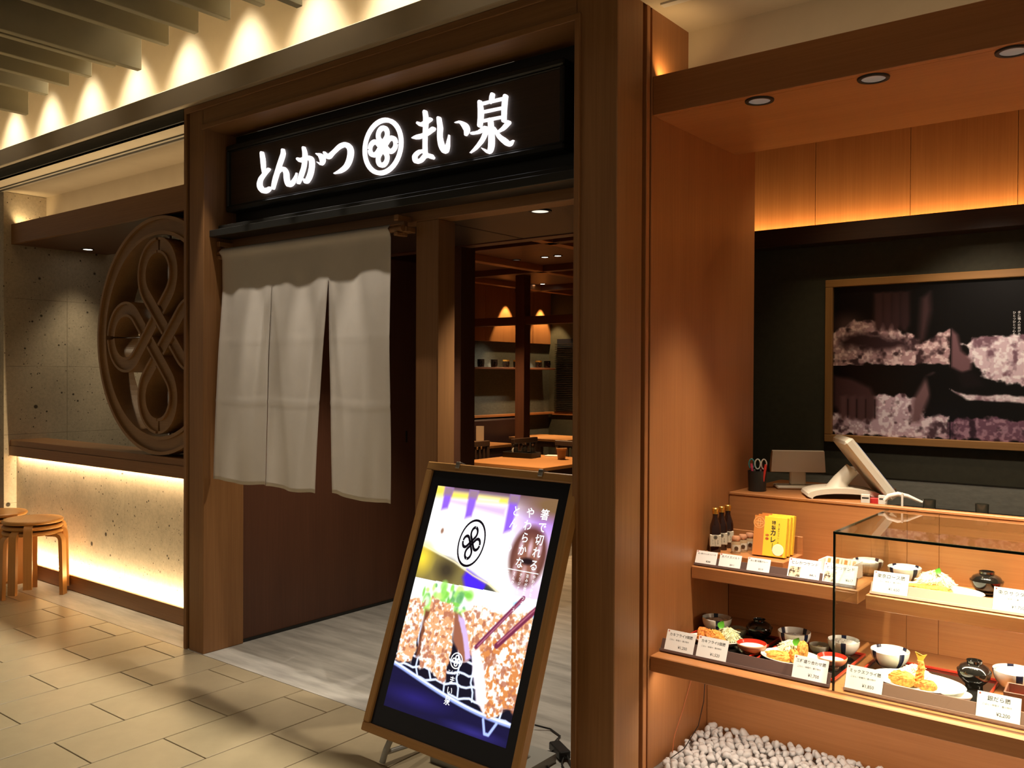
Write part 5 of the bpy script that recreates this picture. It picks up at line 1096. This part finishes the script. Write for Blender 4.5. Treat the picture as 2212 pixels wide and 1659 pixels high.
crumbs([(0.0, 0.86), (0.10, 0.82), (0.17, 0.74), (0.24, 0.72), (0.34, 0.74), (0.38, 0.86), (S_, 0.84), (S_, 1.0), (0.0, 1.0)], 21, (204, 176, 190), (246, 232, 240), (80, 58, 66))
Q.poly([(0.0, 0.60), (0.08, 0.62), (0.16, 0.68), (0.185, 0.76), (0.18, 0.88), (0.12, 0.90), (0.03, 0.86), (0.0, 0.80)], (78, 52, 54), 0.03)
for i in range(4): x = 0.045+0.038*i; Q.poly([(x-0.014, 0.74), (x+0.015, 0.73), (x+0.016, 0.86), (x+0.004, 0.90), (x-0.012, 0.89)], (104-8*i, 74-6*i, 76-6*i), 0.018)
for i in range(4): x = 0.064+0.038*i; Q.line([(x, 0.76), (x, 0.88)], 0.004, (34, 20, 22), 0.006)
Q.poly([(0.33, 0.76), (0.385, 0.60), (0.41, 0.58), (0.40, 0.72), (0.355, 0.90), (0.325, 0.90)], (122, 92, 96), 0.025)
Q.poly([(0.38, 0.60), (0.475, 0.56), (0.475, 0.82), (0.41, 0.86), (0.40, 0.72)], (5, 4, 5), 0.02)
# right-hand picture
Q.poly([(S_, 0.0), (1, 0.0), (1, 1), (S_, 1)], (7, 5, 5), 0.001)
crumbs([(0.515, 0.40), (0.58, 0.35), (0.70, 0.34), (1.0, 0.30), (1.0, 0.74), (0.75, 0.66), (0.60, 0.60), (0.54, 0.50)], 41, (224, 200, 210), (255, 246, 250), (130, 98, 112))
crumbs([(S_, 0.68), (0.54, 0.72), (0.66, 0.715), (1.0, 0.74), (1.0, 0.80), (0.70, 0.755), (0.54, 0.75)], 44, (226, 206, 214), (250, 240, 244), (150, 120, 132), 0.02)
crumbs([(S_, 0.88), (0.62, 0.86), (1.0, 0.89), (1.0, 1.0), (S_, 1.0)], 47, (120, 84, 104), (176, 138, 156), (58, 38, 50))
Q.poly([(S_, 0.30), (0.50, 0.34), (0.515, 0.44), (0.555, 0.50), (0.55, 0.56), (0.52, 0.58), (S_, 0.54)], (120, 88, 94), 0.02); Q.poly([(0.50, 0.58), (0.56, 0.57), (0.60, 0.66), (0.52, 0.68)], (22, 14, 16), 0.03)
Q.line([(S_, 0.0), (S_, 1.0)], 0.0025, (10, 8, 8), 0.002)
pc = thing('framed_photograph', 'wide wood-framed dark photograph of hands and bread crumbs behind the counter', 'picture', (-0.92, 4.598, 1.581))
PW2, PH2, FR = 1.234, 0.828, 0.038
for nm, a, m in (('frame_rail', (-PW2/2, PW2/2, -0.030, 0.0, -PH2/2, -PH2/2+FR), OAKX), ('frame_rail', (-PW2/2, PW2/2, -0.030, 0.0, PH2/2-FR, PH2/2), OAKX), ('frame_stile', (-PW2/2, -PW2/2+FR, -0.030, 0.0, -PH2/2+FR, PH2/2-FR), OAK), ('frame_stile', (PW2/2-FR, PW2/2, -0.030, 0.0, -PH2/2+FR, PH2/2-FR), OAK)):
    MB().bbox(*a, 0.003).build(nm, m, pc)
pp = Q.obj('photograph', -PW2/2+FR, PW2/2-FR, -PH2/2+FR, PH2/2-FR, -0.008, pc, rough=0.3)
letters([('手に職人の技があり', 0.255, 0.215, 0.013, True), ('ひとつひとつ心をこめて', 0.235, 0.215, 0.013, True)], PAPER, 'caption_print', pp, y=-0.0086)
ZC = 0.9925; ZW = 0.9205
pcup = thing('pen_cup', 'black cylindrical pen cup at the left end of the counter', 'pen cup', (-1.560, 3.765, ZC))
MB().lathe([(0.0001, 0.0), (0.038, 0.0), (0.041, 0.090), (0.039, 0.090), (0.036, 0.004), (0.0001, 0.004)], 32).build('cup', BLACK, pcup, True, 40)
TEAL = mat('teal_handle', (0.05, 0.32, 0.34), 0.35); PINK = mat('pink_pen', (0.55, 0.06, 0.12), 0.3)
def ring_pts(cx, cz, rx, rz_, y, n=18): return [(cx+rx*math.cos(2*PI*i/n), y, cz+rz_*math.sin(2*PI*i/n)) for i in range(n+1)]
for lab, col, x, y in (('scissors with teal handles standing in the black pen cup', TEAL, -1.572, 3.765), ('scissors with white handles standing in the black pen cup', WHITEP, -1.547, 3.772)):
    t = thing('scissors', lab, 'scissors', (x, y, ZC+0.006), (0, 0, 0.5))
    MB().bbox(-0.004, 0.004, -0.001, 0.001, 0.0, 0.088, 0.0008).build('blade', STEEL, t)
    for s_ in (-1, 1): MB().tube(ring_pts(s_*0.0135, 0.112, 0.0115, 0.022, 0), 0.0028, 6, False).build('handle', col, t, True)
for lab, col, x, y, tx in (('red marker pen standing in the black pen cup', REDP, -1.535, 3.755, 0.18), ('pink pen standing in the black pen cup', PINK, -1.566, 3.748, -0.1), ('dark red pen at the back of the black pen cup', mat('dark_red_pen', (0.25, 0.02, 0.03), 0.3), -1.553, 3.785, 0.05)):
    t = thing('pen', lab, 'pen', (x, y, ZC+0.006), (0.05, tx, 0), 'pens in the cup')
    MB().cyl((0, 0, 0), (0, 0, 0.096), 0.0055, n=10).build('barrel', col, t, True, 40); MB().cyl((0, 0, 0.096), (0, 0, 0.116), 0.0062, 0.005, 10).build('cap', col, t, True, 40)
cd_ = thing('customer_display', 'white rounded customer display on a short stand beside the pen cup', 'display', (-1.455, 3.975, ZC), (0, 0, 0.55))
b = MB(); sec = [(-0.015, -0.045), (0.018, -0.050), (0.030, -0.020), (0.030, 0.035), (0.006, 0.052), (-0.015, 0.048)]
b.prism_x(sec, -0.120, 0.120); b.v = [(x*(1 if z < 0.02 else 0.95), y, z+0.120) for x, y, z in b.v]; b.build('head', WHITEP, cd_, False)
MB().bbox(-0.035, 0.035, -0.010, 0.022, 0.014, 0.085, 0.006).build('neck', CREAMP, cd_)
MB().bbox(-0.100, 0.100, -0.060, 0.060, 0.0, 0.014, 0.005).build('foot', CREAMP, cd_)
pos = thing('touch_terminal', 'cream point-of-sale touch screen tilted back on a curved foot', 'terminal', (-1.205, 3.80, ZC), (0, 0, YAW-0.16))
MT = Matrix.Translation((0.095, 0, 0.135)) @ Matrix.Rotation(math.radians(52), 4, 'Y')
MB().bbox(-0.150, 0.150, -0.130, 0.130, -0.026, 0.016, 0.010, M=MT).build('housing', CREAMP, pos)
MB().bbox(-0.118, 0.128, -0.112, 0.112, 0.0165, 0.0185, 0.001, M=MT).build('screen', emat('screen_glow', (0.16, 0.17, 0.26), 1.0), pos)
b = MB(); n = 14
for i in range(n): pass
arc = [(0.150*math.cos(PI*(1-i/n)), 0.036*math.sin(PI*i/n)**0.8) for i in range(n+1)]
b.prism([(x, z+0.010) for x, z in arc]+[(x*0.86, z*0.66) for x, z in arc[::-1]], -0.085, 0.085); b.build('foot', CREAMP, pos, False)
MB().tube([(-0.01, 0, 0.030), (0.0, 0, 0.07), (0.045, 0, 0.120)], [0.055, 0.034, 0.030], 14).build('neck', CREAMP, pos, True)
rp = thing('receipt_printer', 'small white receipt printer half hidden behind the touch terminal', 'printer', (-1.22, 4.12, ZC), (0, 0, 0.5))
MB().bbox(-0.06, 0.06, -0.07, 0.07, 0, 0.085, 0.008).build('body', WHITEP, rp); MB().bbox(-0.055, 0.055, -0.03, 0.03, 0.086, 0.100, 0.004).build('cover', WHITEP, rp)
for lab, x, y in (('small white printed box below the touch terminal', -1.085, 3.735), ('small white printed box beside the white handset', -1.020, 3.745)):
    t = thing('small_box', lab, 'box', (x, y, ZW), (0, 0, 0.2), 'small white boxes on the counter'); MB().bbox(-0.017, 0.017, -0.013, 0.013, 0, 0.100, 0.001).build('carton', WHITEP, t)
    MB().box(-0.013, 0.013, -0.0136, -0.0130, 0.084, 0.090).build('print', INK, t)
tag(MB().bbox(-0.025, 0.025, -0.012, 0.012, 0, 0.085, 0.002).build('red_carton', REDP, None, loc=(-1.052, 3.765, ZW), rot=(0, 0, 0.3)), 'red carton standing between the two small white boxes', 'box')
hs = thing('handset', 'white curved handset lying on the counter near the glass case', 'handset', (-0.955, 3.735, ZW+0.072), (0, 0, 0.35))
MB().tube([(-0.055, 0, 0.012), (-0.040, 0, 0.030), (-0.005, 0, 0.040), (0.030, 0, 0.034), (0.085, 0, 0.010)], [0.007, 0.010, 0.010, 0.008, 0.006], 10).build('grip', WHITEP, hs, True)
MB().bbox(0.006, 0.014, -0.014, -0.004, -0.068, 0.048, 0.003).bbox(-0.03, 0.04, -0.03, 0.03, -0.072, -0.064, 0.003).build('stand', WHITEP, hs)
SMOKE = mat('smoked_cup', (0.030, 0.028, 0.020), 0.2)
for lab, x in (('dark tumbler behind the counter, right of the handset', -0.848), ('dark tumbler behind the counter above the soup bowl', -0.662), ('dark tumbler behind the counter at the right picture edge', -0.488)):
    tag(MB().lathe([(0.0001, 0), (0.020, 0), (0.024, 0.098), (0.022, 0.098), (0.018, 0.004), (0.0001, 0.004)], 22).build('tumbler', SMOKE, None, True, 40, (x, 3.755, ZW)), lab, 'tumbler', 'dark tumblers')

# ================================================================== DINING ROOM FURNITURE
def table(x0, x1, y0, y1, label, lx=None):
    t = thing('dining_table', label, 'table', ((x0+x1)/2, (y0+y1)/2, 0), group='dining tables'); a, b_ = (x1-x0)/2, (y1-y0)/2
    MB().bbox(-a, a, -b_, b_, 0.690, 0.720, 0.003).build('top', TABX, t)
    MB().bbox((lx[0] if lx else -a+0.06)-0.03, a-0.03, -b_+0.03, b_-0.03, 0.62, 0.690, 0.002).build('apron', DARKW, t)
    for sx in (lx or (-a+0.06, a-0.06)):
        for sy in (-1, 1): MB().bbox(sx-0.03, sx+0.03, sy*(b_-0.06)-0.03, sy*(b_-0.06)+0.03, 0, 0.62, 0.002).build('leg', DARKZ, t)
TABX = wood('table_wood', (0.55, 0.27, 0.10), (0.45, 0.21, 0.075), 'x', 0.35)
table(-5.30, -4.38, 6.03, 7.03, 'wooden dining table nearest the entrance with a condiment tray')
table(-6.98, -6.20, 7.13, 7.99, 'wooden dining table by the wall with a standing menu card', (0.0, 0.33))
table(-6.95, -6.05, 8.82, 9.50, 'wooden dining table at the far end by the window', (0.0, 0.38))
CHM = []
def chair(x, y, rz, label):
    t = thing('slat_back_chair', label, 'chair', (x, y, 0), (0, 0, rz), 'dark slat-back dining chairs')
    if not CHM:
        CHM.append(('seat', MB().bbox(-0.21, 0.21, -0.21, 0.21, 0.42, 0.455, 0.006).mesh('seat', DARKW)))
        for sx in (-1, 1):
            CHM.append(('leg', MB().bbox(sx*0.19-0.018, sx*0.19+0.018, -0.205, -0.17, 0, 0.42, 0.002).mesh('leg', DARKZ)))
            CHM.append(('back_post', MB().bbox(sx*0.19-0.018, sx*0.19+0.018, 0.17, 0.205, 0, 0.82, 0.002).mesh('back_post', DARKZ)))
        CHM.append(('top_rail', MB().bbox(-0.21, 0.21, 0.165, 0.21, 0.775, 0.83, 0.004).mesh('top_rail', DARKW)))
        CHM.append(('lower_rail', MB().bbox(-0.19, 0.19, 0.172, 0.20, 0.50, 0.53, 0.002).mesh('lower_rail', DARKW)))
        for i in range(5): CHM.append(('slat', MB().bbox(-0.13+0.065*i-0.012, -0.13+0.065*i+0.012, 0.178, 0.196, 0.53, 0.775, 0.001).mesh('slat', DARKZ)))
    for nm, me in CHM: place(nm, me, t)
chair(-5.56, 6.28, PI/2, 'dark slat-back chair at the near left corner of the first table')
chair(-5.60, 6.80, PI/2, 'dark slat-back chair at the far left of the first table')
chair(-5.08, 7.32, 0.0, 'dark slat-back chair behind the first table, left one')
chair(-4.58, 7.32, 0.0, 'dark slat-back chair behind the first table, right one')
chair(-5.92, 7.55, -PI/2, 'dark slat-back chair at the table with the menu card')
def bench(x0, x1, y0, y1, along, label):
    t = thing('upholstered_bench', label, 'bench')
    CUSH = MATS.get('bench_leather') or mat('bench_leather', (0.030, 0.012, 0.010), 0.45)
    MB().bbox(x0, x1, y0, y1, 0.0, 0.30, 0.004).build('base', DARKW, t)
    MB().bbox(x0, x1, y0, y1, 0.301, 0.43, 0.02).build('seat', CUSH, t)
    if along == 'y': MB().bbox(x0, x0+0.09, y0, y1, 0.431, 0.95, 0.02).build('backrest', CUSH, t)
    else: MB().bbox(x0, x1, y1-0.09, y1, 0.431, 0.95, 0.02).build('backrest', CUSH, t)
bench(-7.14, -6.66, 6.6, 9.35, 'y', 'long dark upholstered bench along the dining wall')
bench(-6.60, -5.2, 9.48, 9.92, 'x', 'dark upholstered bench under the window blind')
tr = thing('condiment_tray', 'black tray of condiment bottles on the first dining table', 'tray', (-5.12, 6.70, 0.7205), (0, 0, 0.1))
MB().bbox(-0.16, 0.16, -0.09, 0.09, 0, 0.008, 0.001).build('base', BLACK, tr)
for q in ((-0.16, 0.16, -0.09, -0.082), (-0.16, 0.16, 0.082, 0.09), (-0.16, -0.152, -0.082, 0.082), (0.152, 0.16, -0.082, 0.082)): MB().bbox(*q, 0.008, 0.05, 0.001).build('side', BLACK, tr)
for i, (dx, dy, h_) in enumerate(((-0.11, 0.02, 0.10), (-0.05, -0.03, 0.12), (0.0, 0.03, 0.11), (0.055, -0.02, 0.13), (0.115, 0.02, 0.12))):
    t = thing('condiment_bottle', ('leftmost', 'second', 'middle', 'fourth', 'rightmost')[i]+' condiment bottle in the black table tray', 'bottle', (-5.12+dx, 6.70+dy, 0.7295), group='condiment bottles')
    MB().lathe([(0.0001, 0), (0.020, 0), (0.022, h_*0.55), (0.012, h_*0.75), (0.010, h_*0.86)], 16).build('body', WHITEP if i == 0 else BLACK, t, True, 40)
    MB().lathe([(0.013, h_*0.86), (0.013, h_), (0.0001, h_*1.02)], 14).build('cap', CHROME if i > 2 else BLACK, t, True, 40)
ch_ = thing('chopstick_holder', 'brown tumbler-shaped chopstick holder on the first dining table', 'holder', (-4.70, 6.76, 0.7205))
MB().lathe([(0.0001, 0), (0.034, 0), (0.048, 0.105), (0.045, 0.105), (0.031, 0.006), (0.0001, 0.006)], 24).build('cup', mat('brown_cup', (0.22, 0.12, 0.06), 0.4), ch_, True, 40)
MB().lathe([(0.0495, 0.088), (0.0525, 0.105), (0.046, 0.107), (0.044, 0.09)], 24).build('rim', mat('tan_rim', (0.40, 0.24, 0.11), 0.4), ch_, True, 40)
mn = thing('menu_card', 'upright white menu card on the wall-side dining table', 'menu', (-6.50, 7.72, 0.7205), (0, 0, 0.6))
MB().bbox(-0.045, 0.045, -0.002, 0.002, 0.012, 0.20, 0.0008).build('sheet', CREAMP, mn); MB().bbox(-0.05, 0.05, -0.02, 0.02, 0, 0.012, 0.002).build('foot', CREAMP, mn)
tag(MB().bbox(-0.07, 0.07, -0.05, 0.05, 0, 0.012, 0.002).build('napkin_pack', PAPER, None, loc=(-4.93, 6.95, 0.7205), rot=(0, 0, 0.3)), 'flat white napkin pack at the back of the first dining table', 'napkins')
MUG = mat('dark_mug', (0.020, 0.012, 0.008), 0.15); MUGG = mat('gold_band', (0.65, 0.32, 0.06), 0.25, 0.6)
for i, y in enumerate((8.17, 8.36, 8.62, 8.86, 9.08, 9.56, 9.76)):
    t = thing('mug', ('first', 'second', 'third', 'fourth', 'fifth', 'sixth', 'seventh')[i]+' dark mug from the left on the dining wall shelf', 'mug', (-7.03, y, 1.6005), (0, 0, -0.6), 'mugs on the wall shelf')
    MB().lathe([(0.0001, 0), (0.040, 0), (0.046, 0.05), (0.043, 0.095), (0.040, 0.095), (0.040, 0.01), (0.0001, 0.01)], 20).build('cup', MUG, t, True, 40)
    MB().lathe([(0.0445, 0.078), (0.0445, 0.097), (0.039, 0.097)], 20).build('gold_rim', MUGG if i not in (1, 2, 6) else MUG, t, True)
    MB().tube([(0.044, 0, 0.075), (0.068, 0, 0.070), (0.070, 0, 0.035), (0.046, 0, 0.025)], 0.006, 8).build('handle', MUG, t, True)
